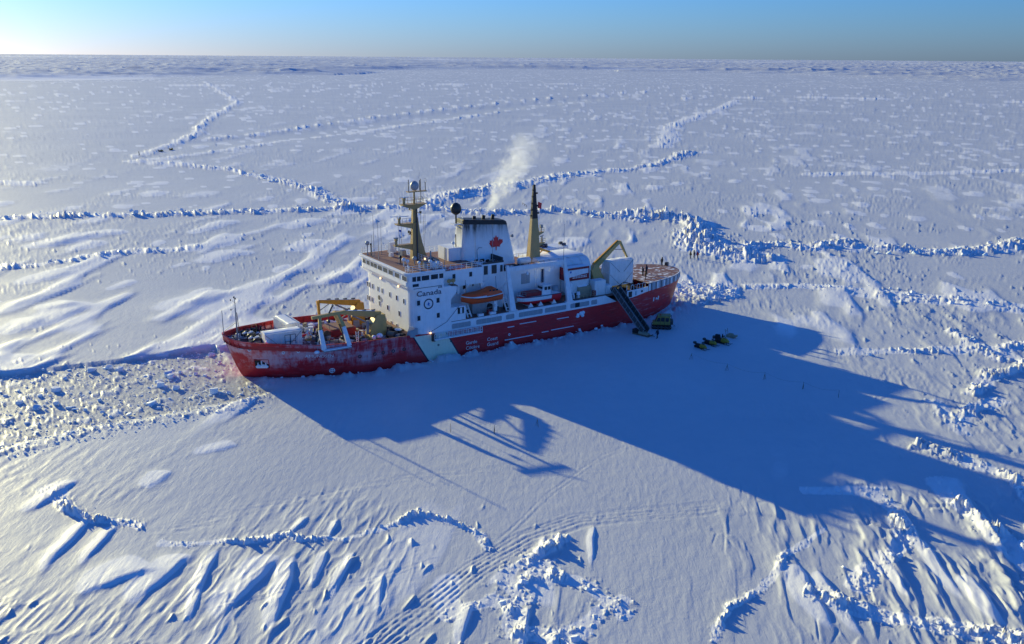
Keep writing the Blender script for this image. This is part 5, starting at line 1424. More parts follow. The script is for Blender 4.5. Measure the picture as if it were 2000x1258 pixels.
# ------------------------------------------------------------------ hangar, after deck, helideck
def after_works():
    prof = [(-4.8, 6.11), (-4.8, 12.0), (-4.3, 12.6), (-3.4, 12.95), (2.6, 12.95), (3.6, 12.7), (4.3, 12.15), (4.7, 11.3), (4.8, 10.2), (4.8, 6.11)]
    MB().prism([(a, b_) for a, b_ in prof], 'x', -21.4, -10.25).build('hangar', 'white_paint', ship)
    pr2 = [(a * 1.02, b_ + (.12 if b_ > 10 else 0)) for a, b_ in prof if b_ > 9]
    for s in (-12.8, -15.0, -17.2, -19.4):
        MB().loft([[(s - .06, a, b_ - .1) for a, b_ in pr2], [(s - .06, a, b_) for a, b_ in pr2], [(s + .06, a, b_) for a, b_ in pr2], [(s + .06, a, b_ - .1) for a, b_ in pr2]], 0, False, False, False).build('hangar_rib', 'white_gear', ship)
    MB().loft([[(s, -3.6, 12.96), (s, -3.2, 13.15), (s, 2.2, 13.18), (s, 2.9, 12.96)] for s in (-10.4, -14, -18, -21.2)], 0, True).build('roof_snow', 'fresh_snow', ship)
    # starboard boxes seen over the hangar roof
    MB().box(-23.2, -16.6, -8.4, -5.2, 6.11, 13.2).build('starboard_house', 'white_paint', ship)
    random.seed(31)
    for i in range(8):
        MB().cbox((-16.9 - 6 * random.random(), -7.6 + 2 * random.random(), 13.45), (.8, .5, .5), 0, random.random(), .05).build('roof_machinery', random.choice(['black', 'navy', 'dark_red', 'dark_steel']), ship)
    # tank, winches and stowage beside the hangar
    m = MB(); m.loft([[(-14.6 + r_ * math.cos(a), 7.2 + r_ * math.sin(a), z) for a in np.linspace(0, 2 * math.pi, 14, False)] for z, r_ in ((6.11, .62), (8.6, .62), (9.0, .52), (9.25, .3), (9.32, .05))], 0, True); m.build('gas_tank', 'white_gear', ship)
    m = MB(); m.loft([[(-11.7 + r_ * math.cos(a), 6.6 + r_ * math.sin(a), z) for a in np.linspace(0, 2 * math.pi, 14, False)] for z, r_ in ((6.11, .7), (8.4, .7), (8.7, .55), (8.8, .1))], 0, True); m.build('gas_tank', 'panel_grey', ship)
    for i in range(10):
        MB().cbox((-13.9 - 1.7 * random.random(), 8.2 + .8 * random.random(), 6.4 + .9 * random.random()), (.4, .4, .6), 0, random.random(), .08).build('deck_gear', random.choice(['white_gear', 'fresh_snow', 'panel_grey']), ship)
    railing('stowage_rail', [(-15.8, 8.9, 6.11), (-19.2, 8.9, 6.11)], ship, 1.0, .7, 3, .04, 'tarp_tan')
    m = MB(); m.prism([(5.2, 6.11), (7.6, 6.11), (7.6, 7.8), (6.4, 8.6), (5.2, 7.8)], 'x', -19.4, -16.4); m.build('tarped_stack', 'tarp_tan', ship)
    MB().loft([[(-16.5, 6.5, 8.57), (-16.5, 7.4, 7.98), (-16.5, 7.4, 8.06), (-16.5, 6.5, 8.66)], [(-18.6, 6.5, 8.57), (-18.6, 7.4, 7.98), (-18.6, 7.4, 8.06), (-18.6, 6.5, 8.66)]], 0).build('stack_snow', 'fresh_snow', ship)
    MB().cbox((-19.5, 8.4, 6.7), (.6, .5, 1.0)).build('fire_box', 'dark_red', ship)
    # after bulwark plate with doorway
    ap = MB(); n = 6
    ap.loft([[(s, hull_y(s, 4.8) + .0, sheer(s) - .02), (s, hull_y(s, 4.8) + .03, sheer(s) - .02), (s, hull_y(s, 4.8) + .03, 6.35), (s, hull_y(s, 4.8) - .15, 6.35), (s, hull_y(s, 4.8) - .15, sheer(s))] for s in np.linspace(-26.8, -32.9, n)], 0)
    apo = ap.build('after_bulwark', 'white_paint', ship)
    MB().box(-28.0, -27.15, 9.5, 9.66, 5.05, 6.15).build('doorway', 'black', apo)
    window(-29.0, 9.45, 5.6, .5, .85, 'port', apo, pane='panel_grey')
    ring_mesh(0, .22, .1, 12).build('porthole', 'navy', apo, (-30.9, hull_y(-30.9, 5.6) + .0, 5.75), (0, 0, R(-6)))
    m = MB()
    for s in (-28.2, -29.9, -31.6):
        y = hull_y(s, 4.8) - .1; m.tube([(s - .4, y, 6.35), (s - .3, y, 7.25), (s, y, 7.45), (s + .3, y, 7.25), (s + .4, y, 6.35)], .05)
    m.tube([(-26.9, 9.3, 6.35), (-26.9, 9.3, 7.4)], .07); m.tube([(-28.2, 9.2, 7.2), (-31.6, 8.7, 7.2)], .03); m.build('bulwark_hoops', 'white_gear', ship)
    MB().box(-33.0, -24.01, -9.0, 8.6, 5.6, 5.75).build('after_deck', 'deck_brown', ship)
    for i in range(10):
        MB().cbox((-25.5 - 6 * random.random(), 3.0 + 5.0 * random.random(), 6.0), (.4 + random.random(), .5, .5), 0, 3 * random.random(), .05).build('deck_gear', random.choice(['black', 'dark_steel', 'navy', 'black']), ship)
    cr = MB()
    for s in (-25.2, -27.6, -30.0): cr.box(s - .15, s + .15, 3.9, 6.7, 5.751, 6.9)
    cr.build('container_cradle', 'dark_steel', ship)
    hs = MB(); hs.tube([(-25.0, 7.4, 6.0), (-26.0, 7.6, 7.0), (-27.5, 7.7, 7.7), (-29.2, 7.6, 7.2), (-30.5, 7.5, 6.2)], .09, 6); hs.build('hose_arch', 'dark_steel', ship)
    # helideck and its screened edge
    aft = [r_ for r_ in SD if r_[0] <= -32.9]
    edge = [(-33.0, beam(-33.0))] + [(r_[0], r_[1]) for r_ in aft if r_[0] < -33.2]
    out = [(s, y, 7.0) for s, y in edge] + [(s, -y, 7.0) for s, y in edge[::-1] if y > .1]
    m = MB(); nn = len(out)
    m.add(out + [(x, y, 6.88) for x, y, z in out], [tuple(range(nn)), tuple(range(nn, 2 * nn))[::-1]] + [(i, (i + 1) % nn, nn + (i + 1) % nn, nn + i) for i in range(nn)]); m.build('helideck', 'deck_snowy', ship)
    lip = MB(); rings = [[(x, y * 1.0, 6.86), (x, y, 7.03), (x * 1.0 + .12, y * .97, 7.03)] for x, y, z in out]
    lip.loft(rings, 0, False, False, False).build('deck_edge', 'white_gear', ship)
    path = [(-32.9 - 0.0, beam(-32.9))]
    pts = [Vector((s, y, 0)) for s, y in edge] + [Vector((s, -y, 0)) for s, y in edge[::-1] if y > .1]
    Ls = [0]
    for a, b_ in zip(pts[:-1], pts[1:]): Ls.append(Ls[-1] + (b_ - a).length)
    def at(d):
        i = max(0, min(len(pts) - 2, int(np.searchsorted(Ls, d) - 1))); k = (d - Ls[i]) / max(1e-6, Ls[i + 1] - Ls[i]); return pts[i].lerp(pts[i + 1], k)
    N = 44
    for i in range(N):
        a, b_ = at(Ls[-1] * i / N), at(Ls[-1] * (i + 1) / N)
        z0a, z0b = sheer(a.x) + .01, sheer(b_.x) + .01
        d = (b_ - a).normalized() * .07
        aa, bb = a + d, b_ - d
        inn = Vector((-d.y, d.x, 0)) * .8
        if inn.dot(Vector((-38, 0, 0)) - a) < 0: inn = -inn
        MB().hexa([(aa.x, aa.y, z0a), (bb.x, bb.y, z0b), (bb.x + inn.x, bb.y + inn.y, z0b), (aa.x + inn.x, aa.y + inn.y, z0a), (aa.x, aa.y, 6.84), (bb.x, bb.y, 6.84), (bb.x + inn.x, bb.y + inn.y, 6.84), (aa.x + inn.x, aa.y + inn.y, 6.84)]).build('screen_panel', 'panel_grey' if i % 3 else 'white_gear', ship)
        if i: MB().bar((a.x, a.y, z0a), (a.x, a.y, 6.86), .13, .13).build('screen_post', 'dark_steel' if i % 2 else 'white_gear', ship)
    # boxes and steps between deck and helideck
    MB().box(-32.9, -32.0, 1.0, 4.4, 5.76, 6.7).build('steps', 'dark_steel', ship)
    MB().cbox((-47.2, -1.8, 7.35), (.8, .6, .7), 0, .3, .05).build('deck_locker', 'dark_steel', ship)
after_works()

# ------------------------------------------------------------------ things carried aboard (each stands on its own)
def on_ship(name, s, t, z, rz, label, cat, group=None):
    return empty(name, W(s, t, z), SHIP_H + rz, label, cat, group)
def container(name, label, s, t, z, rz, L=6.06, Wd=2.44, H=2.5, mat='container_white', doors=True, snow=True, braces=True, cat='container'):
    o = on_ship(name, s, t, z, rz, label, cat)
    b = MB().box(-L/2 + .05, L/2 - .05, -Wd/2 + .05, Wd/2 - .05, .08, H - .05)
    b.build('container_body', mat, o)
    f = MB()
    for x in (-1, 1):
        for y in (-1, 1): f.cbox((x * (L/2 - .08), y * (Wd/2 - .08), H / 2), (.17, .17, H))
        f.cbox((x * (L/2 - .06), 0, H - .06), (.14, Wd - .36, .14)); f.cbox((x * (L/2 - .06), 0, .08), (.14, Wd - .36, .16))
    for y in (-1, 1): f.cbox((0, y * (Wd/2 - .06), H - .06), (L - .36, .14, .14)); f.cbox((0, y * (Wd/2 - .06), .08), (L - .36, .14, .16))
    f.build('corner_frame', mat, o)
    n = 14
    for y in (-1, 1):
        c = MB()
        for i in range(n): x = -L/2 + .3 + (L - .6) * i / (n - 1); c.cbox((x, y * (Wd/2 - .04), H / 2), (.12, .06, H - .4))
        q = c.build('corrugation', mat, o); q['kind'] = 'stuff'
    if doors:
        d = MB()
        for x0, x1 in ((-1.95, -1.1), (-1.05, -.2)):
            for a, b_ in (((x0, .35), (x0, 2.0)), ((x1, .35), (x1, 2.0)), ((x0, 2.0), (x1, 2.0)), ((x0, .9), (x1, .9))): d.bar((a[0], Wd/2 + .015, a[1]), (b_[0], Wd/2 + .015, b_[1]), .06)
        d.build('side_door', 'navy', o)
    if braces:
        d = MB(); d.bar((L/2 - .1, Wd/2 + .03, H - .1), (L/2 - 2.6, Wd/2 + .05, .1), .04); d.bar((-L/2 + .1, Wd/2 + .03, H - .1), (-L/2 + 2.4, Wd/2 + .05, .1), .04); d.build('lashing', 'dark_steel', o)
    if snow:
        m = MB(); k = 6
        m.loft([[(x, -Wd/2 + .1, H), (x, -Wd/4, H + .1 + .05 * math.sin(3 * x)), (x, Wd/4, H + .09 + .05 * math.cos(2 * x)), (x, Wd/2 - .15, H)] for x in np.linspace(-L/2 + .08, L/2 - .08, k)], 0, True); m.build('roof_snow', 'fresh_snow', o)
    return o
container('shipping_container', 'white lab container with blue framed side doors on the foredeck, snow on roof', 40.4, 3.25, 4.65, R(-3))
container('shipping_container', 'white container set crosswise by the far bulwark of the foredeck', 37.2, -3.3, 4.5, R(91), doors=False, braces=False)
container('shipping_container', 'upper white container of the two stacked ahead of the helideck', -27.7, 5.3, 9.36, 0, 5.9, 2.44, 2.44, doors=False)
container('shipping_container', 'lower white container of the two stacked ahead of the helideck', -27.7, 5.3, 6.9, 0, 5.9, 2.44, 2.44, doors=False, snow=False)
bc = container('shipping_container', 'dark red container with white printed banner raised beside the hangar', -16.4, 6.2, 9.42, 0, 5.3, 2.3, 2.4, 'dark_red', False, True, False)
def banner(o):
    MB().box(-2.4, 2.35, 1.16, 1.19, .25, 2.05).build('banner', 'white_gear', o)
    w = [(-2.4, .25), (2.35, .25), (2.35, .62), (1.2, .78), (0, .92), (-1.2, 1.05), (-2.4, 1.12)]
    MB().prism(w, 'y', 1.192, 1.2).build('banner_wave', 'dark_red', o)
    for i, (z, L) in enumerate(((.80, 2.6), (.52, 3.2))):
        for k in range(9): MB().box(1.3 - .38 * k - .27, 1.3 - .38 * k, 1.2, 1.208, z - .12, z + .03).build('banner_print', 'white_gear', o)
    MB().box(1.6, 1.95, 1.192, 1.2, 1.5, 1.85).build('banner_print', 'emblem_blue', o)
banner(bc)
container('shipping_container', 'small white windowed module under the red banner container', -16.6, 6.1, 6.93, 0, 4.9, 2.2, 2.4, 'container_white', False, False, False)
w1 = on_ship('equipment_box', -20.95, 7.6, 6.1, 0, 'tall white equipment box on the boat deck beside the aft crane', 'box')
MB().prism(rounded(-1.35, 1.35, -.9, .9, .1, 2), 'z', 0, 2.8).build('box_body', 'container_white', w1); MB().prism(rounded(-1.28, 1.28, -.85, .85, .1, 2), 'z', 2.801, 2.9).build('box_lid', 'white_gear', w1)
w2 = on_ship('equipment_box', -23.15, 7.7, 6.1, 0, 'short white equipment box next to the head of the gangway', 'box')
MB().prism(rounded(-.72, .72, -.8, .8, .08, 2), 'z', 0, 1.6).build('box_body', 'container_white', w2); MB().prism(rounded(-.68, .68, -.75, .75, .08, 2), 'z', 1.601, 1.68).build('box_lid', 'white_gear', w2)

def boat_rings(L, B, D, n=13, bow=1.0, fine=2.2, sheer_=.35, transom=.75):
    """hull sections: x forward; returns port+starboard sections from keel to gunwale"""
    secs = []
    for i in range(n):
        u = i / (n - 1); x = -L/2 + L * u
        w = (transom + (1 - transom) * math.sin(min(u / .45, 1) * math.pi / 2)) * (1 if u < .55 else math.cos((u - .55) / .45 * math.pi / 2) ** (1 / fine))
        w = max(w, .02); zg = D + sheer_ * max(0, (u - .5) * 2) ** 2; zk = 0 if u < .75 else (u - .75) / .25 * D * .55
        half = [(x, w * B/2 * k, zk + (zg - zk) * h) for k, h in ((0, 0), (.55, .12), (.86, .4), (.97, .75), (1, 1))]
        secs.append([(a, -b_, c) for a, b_, c in half[::-1]] + half[1:])
    return secs
def lifeboat():
    o = on_ship('lifeboat', 5.85, 8.75, 8.35, 0, 'orange covered lifeboat hanging in davits beside the white superstructure', 'lifeboat')
    secs = boat_rings(8.3, 2.9, 1.35, transom=.45)
    MB().loft(secs, 0, True, False).build('boat_hull', 'lifeboat_orange', o)
    top = [(s_[0], s_[-1]) for s_ in secs]
    MB().loft([[(a[0], a[1] * 1.03, a[2] - .1), (a[0], a[1] * 1.06, a[2] + .06), (a[0], b_[1] * 1.06, a[2] + .06), (a[0], b_[1] * 1.03, a[2] - .1)] for a, b_ in top], 0, False).build('gunwale', 'white_gear', o)
    cv = []
    for (a, b_), u in zip(top, np.linspace(0, 1, len(top))):
        hgt = .75 * (math.sin(max(min(u, .97), .03) * math.pi) ** .55) + .75 * math.exp(-((u - .27) / .17) ** 2)
        w = abs(a[1]) * .9
        cv.append([(a[0] * .97, w * math.cos(t_), a[2] + .07 + hgt * math.sin(t_) ** .8) for t_ in np.linspace(0.0, math.pi, 9)])
    MB().loft(cv, 0, True, False).build('canopy', 'lifeboat_orange', o)
    MB().loft([[(x, -1.4 * k, 1.43), (x, -1.4 * k, 1.52), (x, 1.4 * k, 1.52), (x, 1.4 * k, 1.43)] for x, k in ((-.3, 1.04), (1.2, 1.02), (2.5, .92))], 0).build('gunwale_snow', 'fresh_snow', o)
    for x in (-2.6, -1.9, -1.2): MB().cbox((x, 1.02, 2.25), (.35, .12, .25)).build('port_light', 'glass', o)
    MB().tube([(-3.0, 1.42, 1.35), (-1.5, 1.52, 1.15), (0, 1.55, 1.1), (1.5, 1.5, 1.15), (3.0, 1.2, 1.4)], .04).build('grab_line', 'black', o)
    for x in (-3.1, 3.1): MB().cyl((x, 0, 1.6), (x, -.3, 4.4), .04, n=5).build('boat_fall', 'dark_steel', o)
lifeboat()
def workboat():
    o = on_ship('workboat', -6.9, 7.6, 6.15, 0, 'red and white workboat with small cabin under the white gantry', 'boat')
    secs = boat_rings(9.2, 2.9, 1.75, transom=.9, fine=2.8, sheer_=.25)
    lo = [[p if p[2] < 1.0 else (p[0], p[1], 1.0) for p in s_] for s_ in secs]
    MB().loft(secs, 0, True, False).build('boat_hull', 'bright_red', o)
    def band(z0, z1, x0, x1, mat, name, off=.03):
        m = MB()
        for sg in (-1, 1):
            r_ = []
            for s_ in secs:
                x = s_[0][0]
                if x < x0 or x > x1: continue
                half = s_[4:]; zz = [p[2] for p in half]; yy = [p[1] for p in half]
                r_.append([(x, sg * (float(np.interp(z, zz, yy)) + off), z) for z in np.linspace(z0, min(z1, zz[-1]), 4)])
            m.loft(r_, 0, True, False, False)
        return m.build(name, mat, o)
    band(1.0, 1.7, -3.0, 4.7, 'white_gear', 'white_band')
    top = [(s_[0], s_[-1]) for s_ in secs]
    MB().loft([[(a[0], a[1] * .98, a[2] - .12), (a[0], a[1] * .98, a[2]), (a[0], b_[1] * .98, b_[2]), (a[0], b_[1] * .98, b_[2] - .12)] for a, b_ in top], 0).build('boat_deck', 'white_gear', o)
    MB().tube([(a[0], b_[1] + .05, b_[2]) for a, b_ in top], .07).build('rubbing_strip', 'navy', o)
    MB().prism(rounded(-.4, 3.2, -1.0, 1.0, .3, 3), 'z', 1.76, 2.5).build('tarp_cover', 'dark_red', o)
    cb = MB(); cb.loft([[(-2.4, -1.05, 1.76), (-.3, -1.05, 1.76), (-.3, 1.05, 1.76), (-2.4, 1.05, 1.76)], [(-2.35, -.98, 2.5), (-.45, -.98, 2.5), (-.45, .98, 2.5), (-2.35, .98, 2.5)], [(-2.3, -.92, 3.45), (-.75, -.92, 3.45), (-.75, .92, 3.45), (-2.3, .92, 3.45)]], 0)
    c = cb.build('cabin', 'white_gear', o)
    MB().box(-2.5, -.55, -1.05, 1.05, 3.451, 3.56).build('cabin_roof', 'white_gear', c)
    for x in (-1.95, -1.2): MB().cbox((x, .99, 2.95), (.55, .06, .6)).build('cabin_window', 'glass', c)
    MB().cbox((-.58, 0, 2.95), (.06, 1.5, .55)).build('cabin_window', 'glass', c)
    MB().cyl((-1.6, 0, 3.5), (-1.6, 0, 5.0), .09, n=6).build('mast', 'white_gear', o)
    railing('pulpit', [(3.2, 1.0, 2.0), (4.3, .2, 2.05)], o, .7, .6, 2, .03, 'grey_steel')
    cr = MB()
    for x in (-2.8, .2, 2.4): cr.box(x - .15, x + .15, -1.0, 1.3, -.05, .25); cr.prism([(x - .6, -.05), (x + .6, -.05), (x, .75)], 'y', 1.35, 1.5)
    cr.build('cradle', 'white_gear', o)
workboat()

# ------------------------------------------------------------------ gangway from the after deck to the ice
def gangway():
    top, bot = W(-24.2, 9.0, 6.6), W(-24.4, 17.9, .35)
    d = bot - top; L = math.hypot(d.x, d.y); pitch = math.atan2(d.z, L)
    o = empty('gangway', top, math.atan2(d.y, d.x), 'dark mesh-sided gangway sloping from the after deck to the ice', 'gangway')
    LL = d.length
    def P(x, y, z): # gangway space -> root space
        return Vector((x * math.cos(pitch) - z * math.sin(pitch), y, x * math.sin(pitch) + z * math.cos(pitch)))
    hw = .72
    n = 9
    for sg in (-1, 1):
        m = MB()
        m.bar(P(0, sg * hw, 0), P(LL, sg * hw, 0), .12, .22); m.bar(P(0, sg * hw, 1.2), P(LL, sg * hw, 1.2), .09, .1)
        for i in range(n + 1): m.bar(P(LL * i / n, sg * hw, 0), P(LL * i / n, sg * hw, 1.2), .08)
        m.build('side_truss', 'grey_steel', o)
        for i in range(n):
            a, b_ = LL * i / n + .05, LL * (i + 1) / n - .05
            MB().hexa([P(a, sg * hw - .01, .12), P(b_, sg * hw - .01, .12), P(b_, sg * hw + .01, .12), P(a, sg * hw + .01, .12), P(a, sg * hw - .01, 1.14), P(b_, sg * hw - .01, 1.14), P(b_, sg * hw + .01, 1.14), P(a, sg * hw + .01, 1.14)]).build('mesh_panel', 'mesh_grey', o)
    MB().hexa([P(0, -hw + .08, -.06), P(LL, -hw + .08, -.06), P(LL, hw - .08, -.06), P(0, hw - .08, -.06), P(0, -hw + .08, .0), P(LL, -hw + .08, .0), P(LL, hw - .08, .0), P(0, hw - .08, .0)]).build('walkway', 'dark_steel', o)
    me = MB().bar((0, -hw + .1, 0), (0, hw - .1, 0), .06, .06).mesh('cleat', 'grey_steel')
    for i in range(24):
        p = P(LL * (i + .5) / 24, 0, .035); inst('cleat', me, o, p)
    m = MB()
    for sg in (-1, 1): m.cyl(P(LL - .2, sg * hw * 1.0, -.1) + Vector((0, -.08, -.1)), P(LL - .2, sg * hw, -.1) + Vector((0, .08, -.1)), .22, n=10)
    m.build('roller', 'rubber', o)
    m = MB(); m.bar(P(-.9, -hw, 0.1), P(0, -hw, .0), .1, .2); m.bar(P(-.9, hw, 0.1), P(0, hw, 0), .1, .2); m.bar(P(-.8, -hw, .1), P(-.8, hw, .1), .2, .2); m.build('top_hinge', 'dark_steel', o)
gangway()

# ------------------------------------------------------------------ people
def person_mesh(name, mats, pose):
    """one skin over a jointed skeleton; slots: coat, trousers, boots, face, mitts"""
    J = dict(pel=(0, 0, .95, .145), sp=(0, .0, 1.16, .155), ch=(0, .0, 1.38, .165), nk=(0, .01, 1.52, .075), hd=(0, .03, 1.62, .10), hd2=(0, .02, 1.71, .105), tp=(0, .01, 1.78, .06))
    for sg, k in ((-1, 'l'), (1, 'r')):
        p = pose[k]
        J['sh' + k] = (sg * .20, 0, 1.41, .085); J['el' + k] = (sg * .27 + p[0] * .3, p[1] * .5, 1.16, .07); J['wr' + k] = (sg * .26 + p[0], p[1], p[2], .055); J['ha' + k] = (sg * .25 + p[0] * 1.1, p[1] * 1.15 + .03, p[2] - .09, .05); J['th' + k] = (sg * .20 + p[0] * 1.1, p[1] * 1.15 + .07, p[2] - .05, .025)
        J['hp' + k] = (sg * .10, 0, .90, .115); J['kn' + k] = (sg * .12, .03 + p[3], .50, .085); J['an' + k] = (sg * .13, -.01 + p[3] * 1.6, .10, .07); J['to' + k] = (sg * .14, .16 + p[3] * 1.6, .06, .055)
    names = list(J); idx = {n: i for i, n in enumerate(names)}
    E_ = [('pel', 'sp'), ('sp', 'ch'), ('ch', 'nk'), ('nk', 'hd'), ('hd', 'hd2'), ('hd2', 'tp')]
    for k in 'lr': E_ += [('ch', 'sh' + k), ('sh' + k, 'el' + k), ('el' + k, 'wr' + k), ('wr' + k, 'ha' + k), ('wr' + k, 'th' + k), ('pel', 'hp' + k), ('hp' + k, 'kn' + k), ('kn' + k, 'an' + k), ('an' + k, 'to' + k)]
    me = bpy.data.meshes.new(name)
    me.from_pydata([J[n][:3] for n in names], [(idx[a], idx[b_]) for a, b_ in E_], [])
    ob = bpy.data.objects.new(name, me); COL.objects.link(ob)
    sk = ob.modifiers.new('skin', 'SKIN')
    sv = me.skin_vertices[0].data
    for n in names:
        sv[idx[n]].radius = (J[n][3], J[n][3] * (.8 if n in ('pel', 'sp', 'ch') else 1)); sv[idx[n]].use_root = n == 'pel'
    ss = ob.modifiers.new('sub', 'SUBSURF'); ss.levels = 1; ss.render_levels = 1
    dg = bpy.context.evaluated_depsgraph_get()
    out = bpy.data.meshes.new_from_object(ob.evaluated_get(dg)); out.name = name
    bpy.data.objects.remove(ob)
    for m in mats: out.materials.append(MATS[m])
    for p in out.polygons:
        c = p.center; p.use_smooth = True
        mi = 0
        if c.z < .2: mi = 2
        elif c.z < .84 and abs(c.x) < .24: mi = 1
        if c.z > 1.55 and c.y > .07: mi = 3
        for k in 'lr':
            h = Vector(J['ha' + k][:3])
            if (c - h).length < .12: mi = 4
        p.material_index = mi
    return out
POSE = dict(stand=dict(l=(-.02, .06, .92, 0), r=(.02, .06, .92, 0)), step=dict(l=(-.02, -.10, .93, .12), r=(.02, .16, .95, -.12)), hold=dict(l=(.06, .24, 1.08, .03), r=(-.06, .24, 1.08, -.02)))
PM = {}
def person(label, mats, pose, loc, rz, group=None, sc=1.0, hood='cloth_black'):
    key = (tuple(mats), pose)
    if key not in PM: PM[key] = person_mesh('person', mats, POSE[pose])
    o = empty('person', loc, rz, label, 'person', group)
    o.scale = (sc, sc, sc)
    inst('body', PM[key], o)
    h = MB(); h.loft([[(.13 * k * math.cos(a), -.035 + .135 * k * math.sin(a) * (1 if math.sin(a) < 0 else .45), z) for a in np.linspace(0, 2 * math.pi, 10, False)] for z, k in ((1.50, 1.15), (1.60, 1.12), (1.72, 1.08), (1.80, .8), (1.835, .2))], 0, True); h.build('hood', hood, o)
    j = MB(); j.loft([[(.2 * k * math.cos(a), .155 * k * math.sin(a), z) for a in np.linspace(0, 2 * math.pi, 12, False)] for z, k in ((.80, 1.04), (.98, 1.06), (1.2, 1.02), (1.36, 1.0), (1.47, .7))], 0, True); j.build('parka', mats[0], o)
    return o
DK = ['cloth_black', 'cloth_black', 'rubber', 'skin', 'rubber']
NV = ['cloth_navy', 'cloth_black', 'rubber', 'skin', 'rubber']
BR = ['cloth_brown', 'cloth_brown', 'rubber', 'skin', 'rubber']
RD = ['cloth_red', 'cloth_black', 'rubber', 'skin', 'rubber']
def gp(x, y): return (x, y, ground_z(x, y) - .02)
person('person in dark parka standing on the ice at the foot of the gangway', NV, 'step', gp(27.0, 163.8), R(120), sc=1.03)
person('person in black parka, leftmost of the three walking by the ridge', DK, 'step', gp(46.3, 235.2), R(-60), sc=1.06)
person('tallest person in black, middle of the three by the ridge', NV, 'stand', gp(47.35, 236.0), R(-70), sc=1.12)
person('person in dark red jacket, rightmost of the three by the ridge', RD, 'step', gp(48.15, 235.2), R(-40), sc=1.04, hood='cloth_red')
def hp(s, t): return W(s, t, 7.0)
person('person in black parka, left of the pair on the helideck', DK, 'stand', hp(-36.15, 3.2), SHIP_H + R(20), sc=1.08)
person('person in black parka, right of the pair on the helideck', NV, 'stand', hp(-38.1, 2.1), SHIP_H + R(10), sc=1.08)
person('person in brown coveralls in front of the dark pair on the helideck', BR, 'hold', hp(-34.3, 6.2), SHIP_H + R(60), sc=1.08, hood='cloth_brown')
person('person in black alone at the far edge of the helideck', DK, 'stand', hp(-46.0, -2.0), SHIP_H + R(-80), sc=1.05)

# ------------------------------------------------------------------ vehicles and sleds on the ice
def snowcat():
    x, y = 28.9, 170.9
    o = empty('tracked_carrier', (x, y, ground_z(x, y)), R(172), 'yellow tracked carrier with boxy cab parked beside the gangway', 'tracked vehicle')
    side = [(-1.55, .85), (1.75, .85), (1.8, 1.25), (1.25, 1.35), (.85, 2.45), (-1.45, 2.55), (-1.55, 2.3)]
    b = MB().prism(side, 'y', -.95, .95).build('cab_body', 'vehicle_yellow', o)
    MB().prism([(-1.6, 2.551), (.9, 2.46), (.9, 2.56), (-1.6, 2.65)], 'y', -1.0, 1.0).build('cab_roof', 'vehicle_yellow', o)
    for sg in (-1, 1):
        for x0, x1, k in ((-1.3, -.65, 0), (-.45, .2, 0), (.38, .95, 1)):
            pts = [(x0, 1.5), (x1 + .12 * k, 1.5), (x1 - .18 * k, 2.25), (x0, 2.25)]
            MB().prism(pts, 'y', *sorted((sg * .94, sg * .965))).build('side_window', 'glass', b)
        d = MB(); 
        for a, b_ in (((-.5, .9), (-.5, 2.35)), ((.28, .9), (.28, 2.35)), ((-.5, 2.35), (.28, 2.35))): d.bar((a[0], sg * .965, a[1]), (b_[0], sg * .965, b_[1]), .04)
        d.build('door_seam', 'dark_steel', b)
        t = empty('track', (0, sg * .95, 0)); t.parent = o
        tr = rounded(-1.85, 1.95, .02, .82, .38, 5)
        ti = rounded(-1.75, 1.85, .12, .72, .3, 5)
        m = MB(); m.loft([[(a, -.28, z) for a, z in tr], [(a, .28, z) for a, z in tr], [(a, .28, z) for a, z in ti], [(a, -.28, z) for a, z in ti], [(a, -.28, z) for a, z in tr]], 0, False, True, False); m.build('track_belt', 'rubber', t)
        for i in range(5): 
            xx = -1.4 + .72 * i; w = MB().cyl((xx, -.2, .38), (xx, .2, .38), .27, n=12); w.cyl((xx, -.23, .38), (xx, .23, .38), .09, n=8); w.build('road_wheel', 'dark_steel', t)
        gm = MB().box(-.03, .03, -.3, .3, 0, .05).mesh('grouser', 'dark_steel')
        for i in range(11): inst('grouser', gm, t, (-1.6 + .33 * i, 0, .82)); 
    MB().prism([(1.27, 1.36), (1.31, 1.36), (.91, 2.38), (.87, 2.38)], 'y', -.8, .8).build('windshield', 'glass', b)
    m = MB(); m.cyl((.3, .3, 2.6), (.3, .3, 2.78), .12, n=8); m.build('beacon', 'bright_red', o)
    m = MB(); m.box(-2.1, -1.56, -.8, .8, .9, 1.7); m.build('rear_box', 'dark_steel', o)
    m = MB(); m.cyl((-1.75, -.6, 1.6), (-1.75, -.6, 2.5), .06, n=6); m.build('exhaust_stack', 'black', o)
    m = MB(); m.bar((-2.1, -.6, .6), (-2.6, 0, .45), .08); m.bar((-2.1, .6, .6), (-2.6, 0, .45), .08); m.build('tow_hitch', 'grey_steel', o)
    for sg in (-1, 1): MB().cyl((1.78, sg * .6, 1.05), (1.84, sg * .6, 1.05), .12, n=10).build('headlight', 'white_gear', o)
snowcat()
